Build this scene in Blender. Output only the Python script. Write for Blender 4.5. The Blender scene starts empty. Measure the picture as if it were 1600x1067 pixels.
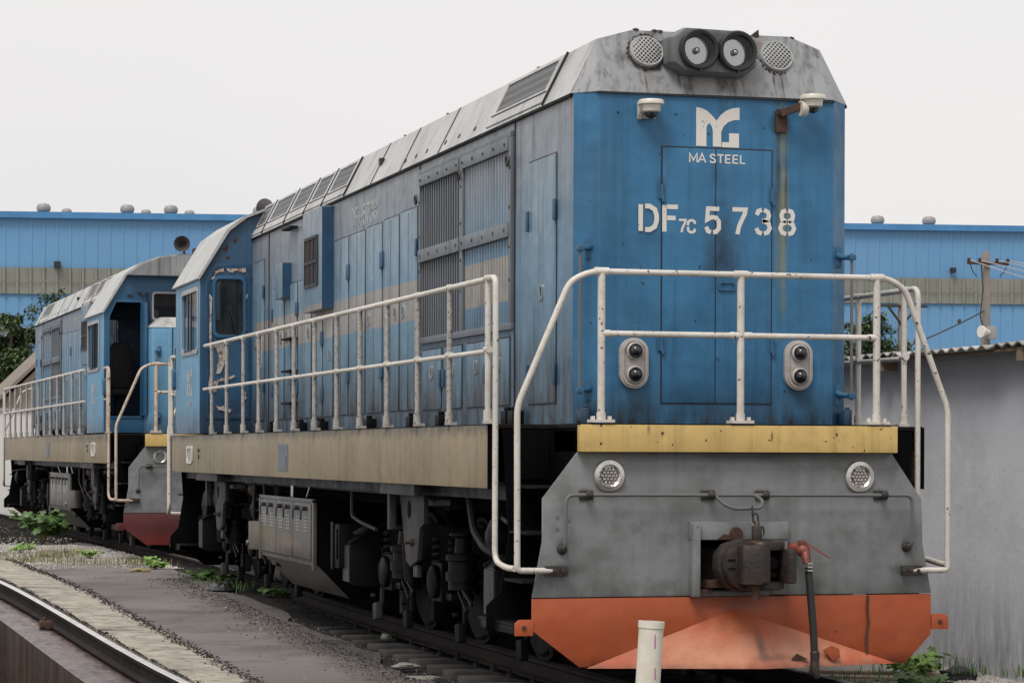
import bpy, bmesh, math, random
from mathutils import Vector, Matrix, Euler
from mathutils.geometry import tessellate_polygon
random.seed(7)
sc = bpy.context.scene
COL = sc.collection
R = math.radians

# ---------------------------------------------------------------- camera
cam = bpy.data.cameras.new('camera')
cam.sensor_fit = 'HORIZONTAL'; cam.sensor_width = 36.0
cam.lens = 4005.4 / 1600 * 36.0
cam.shift_y = (707.5 - 533.5) / 1600
cam.clip_start = 0.1; cam.clip_end = 1500
co = bpy.data.objects.new('camera', cam); COL.objects.link(co)
co.matrix_world = (Matrix.Translation((-6.3427, -16.6113, 1.5824)) @ Matrix.Rotation(-0.27593, 4, 'Z')
                   @ Matrix.Rotation(R(90), 4, 'X') @ Matrix.Rotation(0.00354, 4, 'Z'))
sc.camera = co

# ---------------------------------------------------------------- sky and sun (thin bright overcast)
SUN_EL, SUN_AZ = 58, 222          # azimuth measured clockwise from +Y
w = bpy.data.worlds.new('World'); sc.world = w; w.use_nodes = True
nt = w.node_tree; nt.nodes.clear()
out = nt.nodes.new('ShaderNodeOutputWorld'); bg = nt.nodes.new('ShaderNodeBackground')
bg2 = nt.nodes.new('ShaderNodeBackground'); add = nt.nodes.new('ShaderNodeAddShader')
sky = nt.nodes.new('ShaderNodeTexSky'); sky.sky_type = 'NISHITA'; sky.sun_disc = False
sky.sun_elevation = R(SUN_EL); sky.sun_rotation = R(SUN_AZ); sky.dust_density = 6; sky.ozone_density = 1
hsv = nt.nodes.new('ShaderNodeHueSaturation'); hsv.inputs['Saturation'].default_value = 0.1
nt.links.new(sky.outputs[0], hsv.inputs['Color']); nt.links.new(hsv.outputs[0], bg.inputs['Color'])
bg.inputs['Strength'].default_value = 0.02
tc = nt.nodes.new('ShaderNodeTexCoord'); no = nt.nodes.new('ShaderNodeTexNoise')
mp = nt.nodes.new('ShaderNodeMapping'); mp.inputs['Scale'].default_value = (1, 1, 2.5)
nt.links.new(tc.outputs['Generated'], mp.inputs[0]); nt.links.new(mp.outputs[0], no.inputs['Vector'])
no.inputs['Scale'].default_value = 2.2; no.inputs['Detail'].default_value = 4
cr = nt.nodes.new('ShaderNodeValToRGB')
cr.color_ramp.elements[0].position = 0.3; cr.color_ramp.elements[0].color = (0.76, 0.75, 0.755, 1)
cr.color_ramp.elements[1].position = 0.72; cr.color_ramp.elements[1].color = (0.845, 0.825, 0.81, 1)
nt.links.new(no.outputs['Fac'], cr.inputs[0]); nt.links.new(cr.outputs[0], bg2.inputs['Color'])
bg2.inputs['Strength'].default_value = 1.0
nt.links.new(bg.outputs[0], add.inputs[0]); nt.links.new(bg2.outputs[0], add.inputs[1]); nt.links.new(add.outputs[0], out.inputs[0])

sl = bpy.data.lights.new('sun', 'SUN'); sl.energy = 2.3; sl.angle = R(24); sl.color = (1, .96, .9)
so = bpy.data.objects.new('sun', sl); COL.objects.link(so)
az, el = R(SUN_AZ), R(SUN_EL)
sd = Vector((math.sin(az) * math.cos(el), math.cos(az) * math.cos(el), math.sin(el)))
so.rotation_euler = sd.to_track_quat('Z', 'Y').to_euler()
sc.view_settings.view_transform = 'Standard'; sc.view_settings.look = 'None'
sc.view_settings.exposure = 0.0; sc.view_settings.gamma = 1.0
try:
    sc.cycles.max_bounces = 6; sc.cycles.diffuse_bounces = 3; sc.cycles.glossy_bounces = 3
except Exception:
    pass

# ---------------------------------------------------------------- materials
MATS = {}
def ramp(nt, a, b, src, ca=(0, 0, 0, 1), cb=(1, 1, 1, 1)):
    r = nt.nodes.new('ShaderNodeValToRGB'); e = r.color_ramp.elements
    e[0].position = a; e[1].position = b; e[0].color = ca; e[1].color = cb
    nt.links.new(src, r.inputs[0]); return r.outputs[0]
def W(name, base, rough=.5, metal=0., var=.12, vs=1.5, streak=None, chips=None, grime=None, bump=.15, bs=60,
      blobs=(), band=None, spec=.5, mottled=None, fade=None, dent=0.):
    """weathered surface: base colour with large-scale variation, rain streaks, paint chips and dirt near the bottom"""
    m = bpy.data.materials.new(name); m.use_nodes = True; nt = m.node_tree; N = nt.nodes; L = nt.links
    b = N['Principled BSDF']
    geo = N.new('ShaderNodeNewGeometry'); P = geo.outputs['Position']
    def noise(scale, detail=5, vec=None, rgh=.55):
        n = N.new('ShaderNodeTexNoise'); n.inputs['Scale'].default_value = scale; n.inputs['Detail'].default_value = detail
        n.inputs['Roughness'].default_value = rgh
        L.new(vec or P, n.inputs['Vector']); return n.outputs['Fac']
    def mapped(s, off=(0, 0, 0)):
        mm = N.new('ShaderNodeMapping'); mm.inputs['Scale'].default_value = s; mm.inputs['Location'].default_value = off
        L.new(P, mm.inputs[0]); return mm.outputs[0]
    def mix(fac, c1, c2):
        x = N.new('ShaderNodeMix'); x.data_type = 'RGBA'
        if isinstance(fac, (int, float)): x.inputs[0].default_value = fac
        else: L.new(fac, x.inputs[0])
        for i, c in ((6, c1), (7, c2)):
            if isinstance(c, tuple): x.inputs[i].default_value = (*c[:3], 1)
            else: L.new(c, x.inputs[i])
        return x.outputs[2]
    def mul(a, b_):
        x = N.new('ShaderNodeMath'); x.operation = 'MULTIPLY'; x.use_clamp = True
        for i, c in ((0, a), (1, b_)):
            if isinstance(c, (int, float)): x.inputs[i].default_value = c
            else: L.new(c, x.inputs[i])
        return x.outputs[0]
    sep = N.new('ShaderNodeSeparateXYZ'); L.new(P, sep.inputs[0])
    def rng(src, a, b_):
        x = N.new('ShaderNodeMapRange'); x.clamp = True
        x.inputs['From Min'].default_value = a; x.inputs['From Max'].default_value = b_
        L.new(src, x.inputs['Value']); return x.outputs[0]
    lo = tuple(c * (1 - var) for c in base); hi = tuple(min(1, c * (1 + var)) for c in base)
    col = mix(ramp(nt, .3, .7, noise(vs)), lo, hi)
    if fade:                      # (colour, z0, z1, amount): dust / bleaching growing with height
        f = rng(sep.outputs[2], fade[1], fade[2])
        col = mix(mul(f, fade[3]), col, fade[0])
    if band:                      # painted stripe (colour, z0, z1, y0, y1)
        f = mul(mul(rng(sep.outputs[2], band[1], band[1] + .01), rng(sep.outputs[2], band[2] + .01, band[2])),
                mul(rng(sep.outputs[1], band[3], band[3] + .01), rng(sep.outputs[1], band[4] + .01, band[4])))
        col = mix(f, col, band[0])
    for (c, ctr, rad, amt, sc_) in blobs:   # stains of a shape of their own; on the deflector also painted skylight
        v = N.new('ShaderNodeVectorMath'); v.operation = 'SUBTRACT'; L.new(P, v.inputs[0]); v.inputs[1].default_value = ctr
        v2 = N.new('ShaderNodeVectorMath'); v2.operation = 'DIVIDE'; L.new(v.outputs[0], v2.inputs[0]); v2.inputs[1].default_value = rad
        ln = N.new('ShaderNodeVectorMath'); ln.operation = 'LENGTH'; L.new(v2.outputs[0], ln.inputs[0])
        nn = noise(sc_, 5)
        s = N.new('ShaderNodeMath'); s.operation = 'MULTIPLY_ADD'; L.new(nn, s.inputs[0]); s.inputs[1].default_value = -1.3; 
        s.inputs[2].default_value = 1.65
        t = N.new('ShaderNodeMath'); t.operation = 'SUBTRACT'; t.use_clamp = True; L.new(s.outputs[0], t.inputs[0]); L.new(ln.outputs['Value'], t.inputs[1])
        col = mix(mul(t.outputs[0], amt), col, c)
    if streak:                    # (colour, amount, scale)
        k = streak[2] if len(streak) > 2 else 14
        f = ramp(nt, .5, .72, noise(1, 6, mapped((k, k, .55)), .6))
        col = mix(mul(f, streak[1]), col, streak[0])
        f = ramp(nt, .56, .66, noise(1, 4, mapped((k * 2.6, k * 2.6, .8), (3, 5, 1)), .6))
        col = mix(mul(f, streak[1] * .5), col, streak[0])
    if mottled:
        f = ramp(nt, .48, .62, noise(mottled[1], 6, None, .65)); col = mix(mul(f, mottled[2]), col, mottled[0])
    if grime:                     # (colour, z full, z none, amount)
        g = rng(sep.outputs[2], grime[2], grime[1])
        g2 = mul(g, ramp(nt, .25, .6, noise(1, 6, mapped((9, 9, 2)), .65)))
        col = mix(mul(g2, grime[3]), col, grime[0])
    if chips:                     # (colour, threshold, scale)
        n = noise(chips[2], 4, None, .6)
        f = ramp(nt, chips[1], chips[1] + .015, n)
        col = mix(f, col, chips[0])
        f = ramp(nt, .755, .765, noise(chips[2] * 2.4, 3, None, .6)); col = mix(mul(f, .8), col, (chips[0][0] * .6, chips[0][1] * .6, chips[0][2] * .6))
    L.new(col, b.inputs['Base Color'])
    b.inputs['Metallic'].default_value = metal
    b.inputs['Specular IOR Level'].default_value = spec
    rr = N.new('ShaderNodeMapRange'); L.new(noise(vs * 4, 5), rr.inputs['Value'])
    rr.inputs['From Min'].default_value = .3; rr.inputs['From Max'].default_value = .7
    rr.inputs['To Min'].default_value = max(.03, rough - .1); rr.inputs['To Max'].default_value = min(1, rough + .12)
    L.new(rr.outputs[0], b.inputs['Roughness'])
    if bump:
        bu = N.new('ShaderNodeBump'); bu.inputs['Strength'].default_value = bump; bu.inputs['Distance'].default_value = .01
        L.new(noise(bs, 4), bu.inputs['Height']); L.new(bu.outputs[0], b.inputs['Normal'])
        if dent:                  # sheet metal is never quite flat
            b2 = N.new('ShaderNodeBump'); b2.inputs['Strength'].default_value = dent; b2.inputs['Distance'].default_value = .08
            L.new(noise(2.6, 2), b2.inputs['Height']); L.new(b2.outputs[0], bu.inputs['Normal'])
    MATS[name] = m; return m

RUST = (.09, .035, .018); SOOT = (.012, .012, .014)
BLUE = (.040, .150, .285)
front_blobs = [(SOOT, (.03, .45, 3.02), (.17, .4, .38), .85, 7), (SOOT, (-.02, .45, 3.58), (.05, .3, .12), .5, 9),
               ((.26, .24, .06), (.485, .45, 3.35), (.06, .4, .85), .85, 5), ((.08, .05, .015), (.515, .45, 3.5), (.016, .4, .5), 1, 9),
               ((.05, .035, .018), (.455, .45, 3.6), (.026, .4, .55), 1, 8), (SOOT, (.47, .45, 3.92), (.09, .4, .10), .8, 9),
               (SOOT, (-.42, .45, 3.47), (.05, .3, .07), .5, 9), (SOOT, (-.42, .45, 2.36), (.05, .3, .09), .7, 9), (SOOT, (.4, .45, 3.42), (.04, .3, .12), .5, 9),
               (SOOT, (.62, .45, 2.0), (.12, .3, .13), .6, 9), (SOOT, (-.6, .45, 1.9), (.2, .3, .08), .5, 12), ((.05, .09, .13), (-.9, .5, 3.6), (.2, .3, .6), .3, 3)]
W('blue_front', BLUE, .42, var=.13, streak=((.022, .07, .12), .45, 10), chips=(SOOT, .70, 15), grime=((.02, .024, .03), 1.80, 2.10, 1.0), blobs=front_blobs, bump=.1, bs=25, spec=.28, mottled=((.022, .095, .19), 2.2, .45), dent=.3)
W('blue_side', (.105, .195, .285), .40, dent=.25, var=.14, streak=((.045, .055, .065), .7, 9), chips=(RUST, .735, 14),
  grime=((.022, .022, .025), 2.0, 2.7, .95), band=((.27, .255, .235), 2.74, 3.09, 2.1, 13.2),
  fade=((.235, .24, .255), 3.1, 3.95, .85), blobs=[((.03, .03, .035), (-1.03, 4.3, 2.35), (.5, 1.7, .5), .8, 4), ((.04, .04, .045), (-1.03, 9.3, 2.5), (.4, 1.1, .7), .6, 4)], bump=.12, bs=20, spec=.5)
W('blue_door', (.125, .225, .315), .40, dent=.25, var=.15, streak=((.04, .05, .06), .75, 11), chips=(SOOT, .70, 22),
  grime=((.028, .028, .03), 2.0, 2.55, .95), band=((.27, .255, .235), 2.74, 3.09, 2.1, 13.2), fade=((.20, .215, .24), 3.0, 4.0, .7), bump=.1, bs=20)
W('blue_dark', (.016, .065, .135), .42, var=.2, streak=((.012, .03, .06), .35), chips=((.32, .28, .25), .69, 5), grime=((.02, .02, .025), 1.8, 2.3, .9), bump=.12, bs=25)  # shade on the cab wall beside the hood is put into this blue
W('blue_plain', (.022, .095, .19), .4, var=.12, chips=(SOOT, .72, 20), bump=.08)
W('blue_light', (.11, .27, .42), .4, dent=.3, var=.12, streak=((.06, .1, .14), .4), grime=((.03, .03, .04), 1.8, 2.15, .9), chips=(RUST, .73, 16), bump=.1)
W('peeled_paint', (.42, .37, .33), .7, var=.25, mottled=((.10, .045, .03), 22, .9), bump=.4, bs=30)
W('roof_grey', (.25, .255, .265), .45, dent=.3, var=.16, streak=((.045, .04, .035), .85, 9), chips=(SOOT, .72, 20), bump=.12, bs=30,
  blobs=[((.16, .13, .09), (-.50, .5, 4.27), (.05, .3, .14), .7, 12), (SOOT, (-.53, .5, 4.2), (.013, .3, .14), .9, 14), (SOOT, (-.28, .5, 4.25), (.02, .3, .13), .9, 14), (SOOT, (-.2, .5, 4.2), (.02, .3, .1), .8, 14), (SOOT, (.2, .5, 4.2), (.015, .3, .1), .9, 14),
         ((.14, .055, .03), (.34, .55, 4.52), (.07, .2, .05), 1, 14), (SOOT, (.44, .5, 4.24), (.012, .3, .12), .9, 14), (SOOT, (.5, .5, 4.22), (.012, .3, .13), .9, 14), ((.33, .31, .27), (.1, .5, 4.19), (.35, .3, .06), .6, 7)])
W('roof_side', (.40, .40, .40), .42, dent=.25, var=.12, streak=((.13, .12, .11), .55, 5), chips=(SOOT, .735, 20), bump=.1, bs=30)
W('plate_grey', (.185, .195, .198), .45, dent=.3, var=.16, vs=2.2, mottled=((.105, .108, .106), 3.5, .6), streak=((.06, .06, .058), .25, 6), chips=(SOOT, .735, 18), grime=((.05, .048, .045), .58, .75, .7), bump=.12, bs=20,
  blobs=[(SOOT, (-1.27, .05, .95), (.06, .3, .09), .7, 10), (SOOT, (-1.25, .05, .79), (.17, .3, .06), .8, 10), (SOOT, (1.28, .05, .95), (.05, .3, .09), .7, 10), (SOOT, (1.27, .05, .77), (.15, .3, .07), .8, 10), (SOOT, (-1.1, .05, 1.3), (.09, .3, .05), .8, 12), (SOOT, (-.22, .05, 1.3), (.09, .3, .05), .8, 12), (SOOT, (1.07, .05, 1.3), (.09, .3, .05), .8, 12), (SOOT, (.2, .05, 1.3), (.09, .3, .05), .8, 12), (SOOT, (0, .05, 1.56), (1.2, .3, .05), .7, 3),
         ((.04, .04, .04), (-1.3, .05, 1.14), (.02, .3, .02), .9, 2), ((.04, .04, .04), (-1.22, .05, 1.12), (.02, .3, .02), .9, 2), ((.04, .04, .04), (-1.3, .05, 1.06), (.02, .3, .02), .9, 2)])
W('orange', (.36, .074, .022), .45, dent=.3, var=.12, mottled=((.28, .06, .025), 3, .5), chips=((.06, .03, .02), .71, 13), grime=((.04, .02, .015), .1, .2, .9), bump=.15, bs=15,
  blobs=[((.10, .04, .03), (0, 0, .55), (.25, .5, .09), .6, 6)])
W('orange_fade_skylit', (.38, .085, .032), .5, dent=.3, var=.15, mottled=((.30, .07, .03), 5, .3), chips=((.06, .03, .02), .70, 16), grime=((.06, .035, .025), .1, .16, .8), bump=.2, bs=14,
  blobs=[((.52, .24, .145), (-.28, -.05, .20), (.72, .8, .24), .9, 3.2), ((.55, .29, .19), (.45, -.05, .18), (.62, .8, .20), .85, 4), ((.07, .05, .05), (.12, -.1, .27), (.05, .4, .16), .8, 8), ((.08, .05, .045), (.2, -.1, .18), (.2, .4, .035), .7, 9), ((.25, .07, .03), (-.13, 0, .42), (.09, .4, .10), .7, 6)])  # pale faded patches also paint the skylight caught by the upturned facets
W('plow_red', (.085, .017, .017), .5, var=.2, chips=((.06, .03, .02), .72, 16), grime=((.3, .03, .02), .15, .4, .6))  # the lower layer here only turns the red brighter towards the bottom
W('yellow', (.56, .39, .135), .5, dent=.3, var=.14, streak=((.16, .10, .035), .35, 12), chips=((.06, .03, .02), .67, 16), mottled=((.36, .25, .10), 3, .5), bump=.12, bs=20,
  blobs=[(SOOT, (.1, 0, 1.785), (1.2, .3, .012), .8, 14), ((.06, .03, .02), (-.68, 0, 1.74), (.015, .3, .05), .9, 9), ((.08, .02, .015), (.22, 0, 1.7), (.012, .3, .06), .9, 9)])
W('sill', (.24, .19, .118), .5, dent=.3, var=.18, vs=.8, streak=((.10, .08, .045), .6, 6), chips=((.05, .04, .03), .74, 9), bump=.1, bs=20,
  mottled=((.23, .2, .16), 1.6, .45), blobs=[((.03, .025, .02), (-1.65, 8, 1.80), (.3, 60, .11), 1, 9), ((.03, .025, .02), (-1.65, 14.7, 1.77), (.3, .7, .06), .9, 9), ((.03, .025, .02), (-1.65, 1.0, 1.77), (.3, .2, .07), .8, 9)])
W('cream_pipe', (.55, .52, .475), .5, var=.14, chips=((.05, .035, .03), .645, 30), mottled=((.36, .28, .2), 14, .3), bump=.15)
W('grey_pipe', (.34, .325, .31), .5, var=.15, chips=((.09, .07, .06), .63, 40), mottled=((.17, .15, .14), 30, .6), bump=.3)
W('rusty_pipe', (.47, .39, .32), .6, var=.2, mottled=((.33, .20, .12), 8, .7), chips=((.14, .06, .03), .61, 20), bump=.3)
W('rod_grey', (.12, .12, .12), .4, var=.1, bump=.1)
W('black', (.0035, .0035, .004), .8, var=.3, bump=.3, bs=30, spec=.03)
W('black_gloss', (.0055, .0055, .007), .45, var=.3, bump=.15, bs=25, spec=.14)
W('under_grey', (.048, .045, .047), .5, spec=.2, var=.2, streak=((.02, .02, .02), .4), bump=.15, bs=30)
W('dark_steel', (.008, .0078, .0078), .6, spec=.1, var=.25, bump=.3, bs=40, mottled=((.012, .01, .01), 8, .6))
W('iron', (.038, .031, .028), .5, metal=.3, var=.3, mottled=((.075, .05, .038), 9, .55), bump=.5, bs=30)
W('battery', (.15, .14, .13), .35, metal=.55, var=.15, streak=((.05, .045, .04), .4, 10), bump=.08,
  blobs=[((.30, .25, .09), (-1.5, 9.9, .72), (.5, .6, .13), .6, 6), ((.38, .25, .16), (-1.5, 8.7, .66), (.5, .8, .13), .65, 9), ((.03, .025, .02), (-1.5, 8.3, .58), (.5, 1.2, .10), .9, 12)])
W('white_paint', (.62, .59, .55), .55, var=.06, chips=((.10, .2, .3), .67, 30), bump=.05)
W('white_faded', (.36, .36, .36), .6, var=.15, chips=((.15, .2, .25), .55, 30), bump=.05)
W('cam_white', (.60, .57, .50), .4, var=.08, mottled=((.4, .33, .22), 16, .4), bump=.05)
W('lamp_body', (.40, .37, .35), .45, var=.12, mottled=((.28, .24, .2), 18, .5), bump=.12)
W('chrome', (.62, .60, .57), .2, metal=.9, var=.06, bump=.05, mottled=((.3, .27, .24), 14, .35))
W('rust', (.065, .030, .019), .75, var=.35, mottled=((.03, .015, .012), 16, .7), bump=.5, bs=40)
W('red_valve', (.19, .045, .03), .5, var=.2, chips=((.08, .04, .03), .6, 30))
W('rubber', (.018, .018, .018), .55, var=.2, bump=.1)
W('plate_metal', (.16, .17, .20), .4, metal=.4, var=.1, mottled=((.06, .06, .07), 30, .6))
W('seal', (.012, .012, .014), .5)
W('vent_grey', (.32, .32, .32), .5, var=.1)
# ground and surroundings
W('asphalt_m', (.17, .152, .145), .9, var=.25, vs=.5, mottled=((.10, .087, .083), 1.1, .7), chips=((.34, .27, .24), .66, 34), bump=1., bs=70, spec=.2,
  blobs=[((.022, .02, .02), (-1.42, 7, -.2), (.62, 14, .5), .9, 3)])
W('gravel_m', (.34, .32, .295), .95, var=.35, vs=20, mottled=((.16, .15, .14), 30, .8), bump=2., bs=45, spec=.2)
W('dirt_m', (.10, .088, .08), .95, var=.3, vs=3, mottled=((.04, .035, .033), 9, .8), bump=2., bs=40, spec=.2)
W('ballast_m', (.022, .020, .019), .9, var=.4, vs=14, bump=2., bs=35, spec=.2)
W('kerb_m', (.36, .325, .28), .9, var=.3, vs=3, mottled=((.17, .15, .13), 6, .9), chips=((.10, .085, .07), .66, 14), bump=.8, bs=30, spec=.2)
W('ledge_m', (.12, .085, .08), .35, var=.35, vs=2.5, mottled=((.03, .025, .025), 5, .8), bump=1., bs=20)
W('pitwall_m', (.045, .03, .024), .6, var=.3, streak=((.15, .08, .04), .55, 3), bump=.4, bs=12)
W('sleeper_m', (.042, .040, .038), .85, var=.25, mottled=((.022, .02, .02), 6, .7), bump=.6)
W('rail_side', (.022, .018, .017), .75, spec=.1, var=.3, bump=.4)
W('rail_shine', (.68, .66, .64), .38, metal=.55, var=.08, bump=.03)
W('rail_dull', (.11, .095, .085), .45, metal=.6, var=.2, bump=.1)
W('render_m', (.66, .665, .71), .85, var=.08, vs=.6, mottled=((.54, .545, .585), 1.4, .6), streak=((.66, .66, .70), .12, 1.2), grime=((.20, .20, .21), -.4, .75, .9), bump=.35, bs=14, spec=.25)
W('asbestos', (.26, .25, .235), .8, var=.25, mottled=((.5, .49, .47), 4, .6), streak=((.12, .09, .07), .4, 5), bump=.4)
W('cladding', (.125, .27, .455), .55, var=.05, vs=.06, streak=((.10, .235, .45), .4, .5), bump=0, spec=.25)
W('cladding_dark', (.05, .19, .40), .5, bump=0)
W('skylight', (.20, .205, .18), .5, var=.12, vs=.4, streak=((.13, .14, .11), .5, 1.2), bump=0)
W('vent_metal', (.27, .26, .25), .5, var=.12, bump=0)
W('win_dark', (.10, .12, .13), .2, bump=0)
W('pole_m', (.22, .195, .175), .85, var=.15, streak=((.14, .11, .09), .4, 6))
W('wire_m', (.40, .40, .42), .5, bump=0)
W('cable_m', (.02, .02, .022), .6, bump=0)
W('shed_roof', (.20, .17, .145), .9, var=.25, bump=.6)
W('shed_wall', (.36, .31, .25), .9, var=.15)
W('white_wall', (.62, .60, .58), .8, var=.06, bump=.1)
W('pvc', (.60, .57, .50), .4, var=.05, mottled=((.48, .43, .35), 7, .5), chips=((.35, .1, .22), .70, 16), bump=.06)
W('bark', (.07, .052, .038), .9, var=.3)
W('leaf_dark', (.075, .118, .045), .6, var=.5, vs=1.2, bump=0)
W('leaf_mid', (.060, .095, .036), .6, var=.4, vs=1.5, bump=0)
W('leaf_light', (.15, .27, .045), .5, var=.3, vs=8, bump=0)
W('weed_leaf', (.065, .125, .03), .5, var=.45, vs=8, bump=0)
W('straw', (.22, .18, .08), .8, var=.3, vs=8, bump=0)
W('wood_plank', (.26, .19, .13), .8, var=.2, bump=.3)
W('paper', (.20, .20, .18), .7, var=.2)
W('plastic_black', (.015, .015, .016), .3)
W('seat_black', (.02, .02, .022), .6)
W('interior', (.10, .12, .12), .8)

def glass(name, tint, alpha, rough=.03):
    m = bpy.data.materials.new(name); m.use_nodes = True; nt = m.node_tree; b = nt.nodes['Principled BSDF']
    b.inputs['Base Color'].default_value = (*tint, 1); b.inputs['Roughness'].default_value = rough
    b.inputs['Specular IOR Level'].default_value = .8
    tr = nt.nodes.new('ShaderNodeBsdfTransparent'); mx = nt.nodes.new('ShaderNodeMixShader'); mx.inputs[0].default_value = alpha
    o = nt.nodes['Material Output']
    nt.links.new(tr.outputs[0], mx.inputs[1]); nt.links.new(b.outputs[0], mx.inputs[2]); nt.links.new(mx.outputs[0], o.inputs[0])
    MATS[name] = m
glass('glass', (.02, .025, .03), .55)
glass('glass_dark', (.012, .012, .014), .97)
glass('lens_clear', (.10, .10, .105), .10, .02)
W('housing_grey', (.125, .13, .135), .45, var=.15, streak=((.04, .04, .04), .5, 8), bump=.1)
W('reflector_m', (.55, .55, .56), .12, metal=1., var=.03, vs=.5, bump=0)
W('frame_grey', (.13, .145, .165), .45, var=.15, streak=((.05, .05, .055), .6, 9), chips=(SOOT, .72, 22), bump=.1)
def perforated(name, base, hole, scale, axis='xz'):
    m = bpy.data.materials.new(name); m.use_nodes = True; nt = m.node_tree; b = nt.nodes['Principled BSDF']
    geo = nt.nodes.new('ShaderNodeNewGeometry'); mp = nt.nodes.new('ShaderNodeMapping'); mp.inputs['Rotation'].default_value = (0, R(45), 0)
    nt.links.new(geo.outputs['Position'], mp.inputs[0])
    v = nt.nodes.new('ShaderNodeTexVoronoi'); v.inputs['Scale'].default_value = scale; v.inputs['Randomness'].default_value = 0
    flat = nt.nodes.new('ShaderNodeVectorMath'); flat.operation = 'MULTIPLY'
    flat.inputs[1].default_value = (1, 0, 1) if axis == 'xz' else (0, 1, 1)
    nt.links.new(mp.outputs[0], flat.inputs[0]); nt.links.new(flat.outputs[0], v.inputs['Vector'])
    c = ramp(nt, .36, .42, v.outputs['Distance'], (*hole, 1), (*base, 1)); nt.links.new(c, b.inputs['Base Color'])
    b.inputs['Roughness'].default_value = .5; MATS[name] = m
perforated('mesh_vent', (.34, .34, .34), (.01, .01, .01), 44)
perforated('mesh_roof', (.10, .10, .105), (.03, .03, .03), 40, 'yz')

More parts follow.
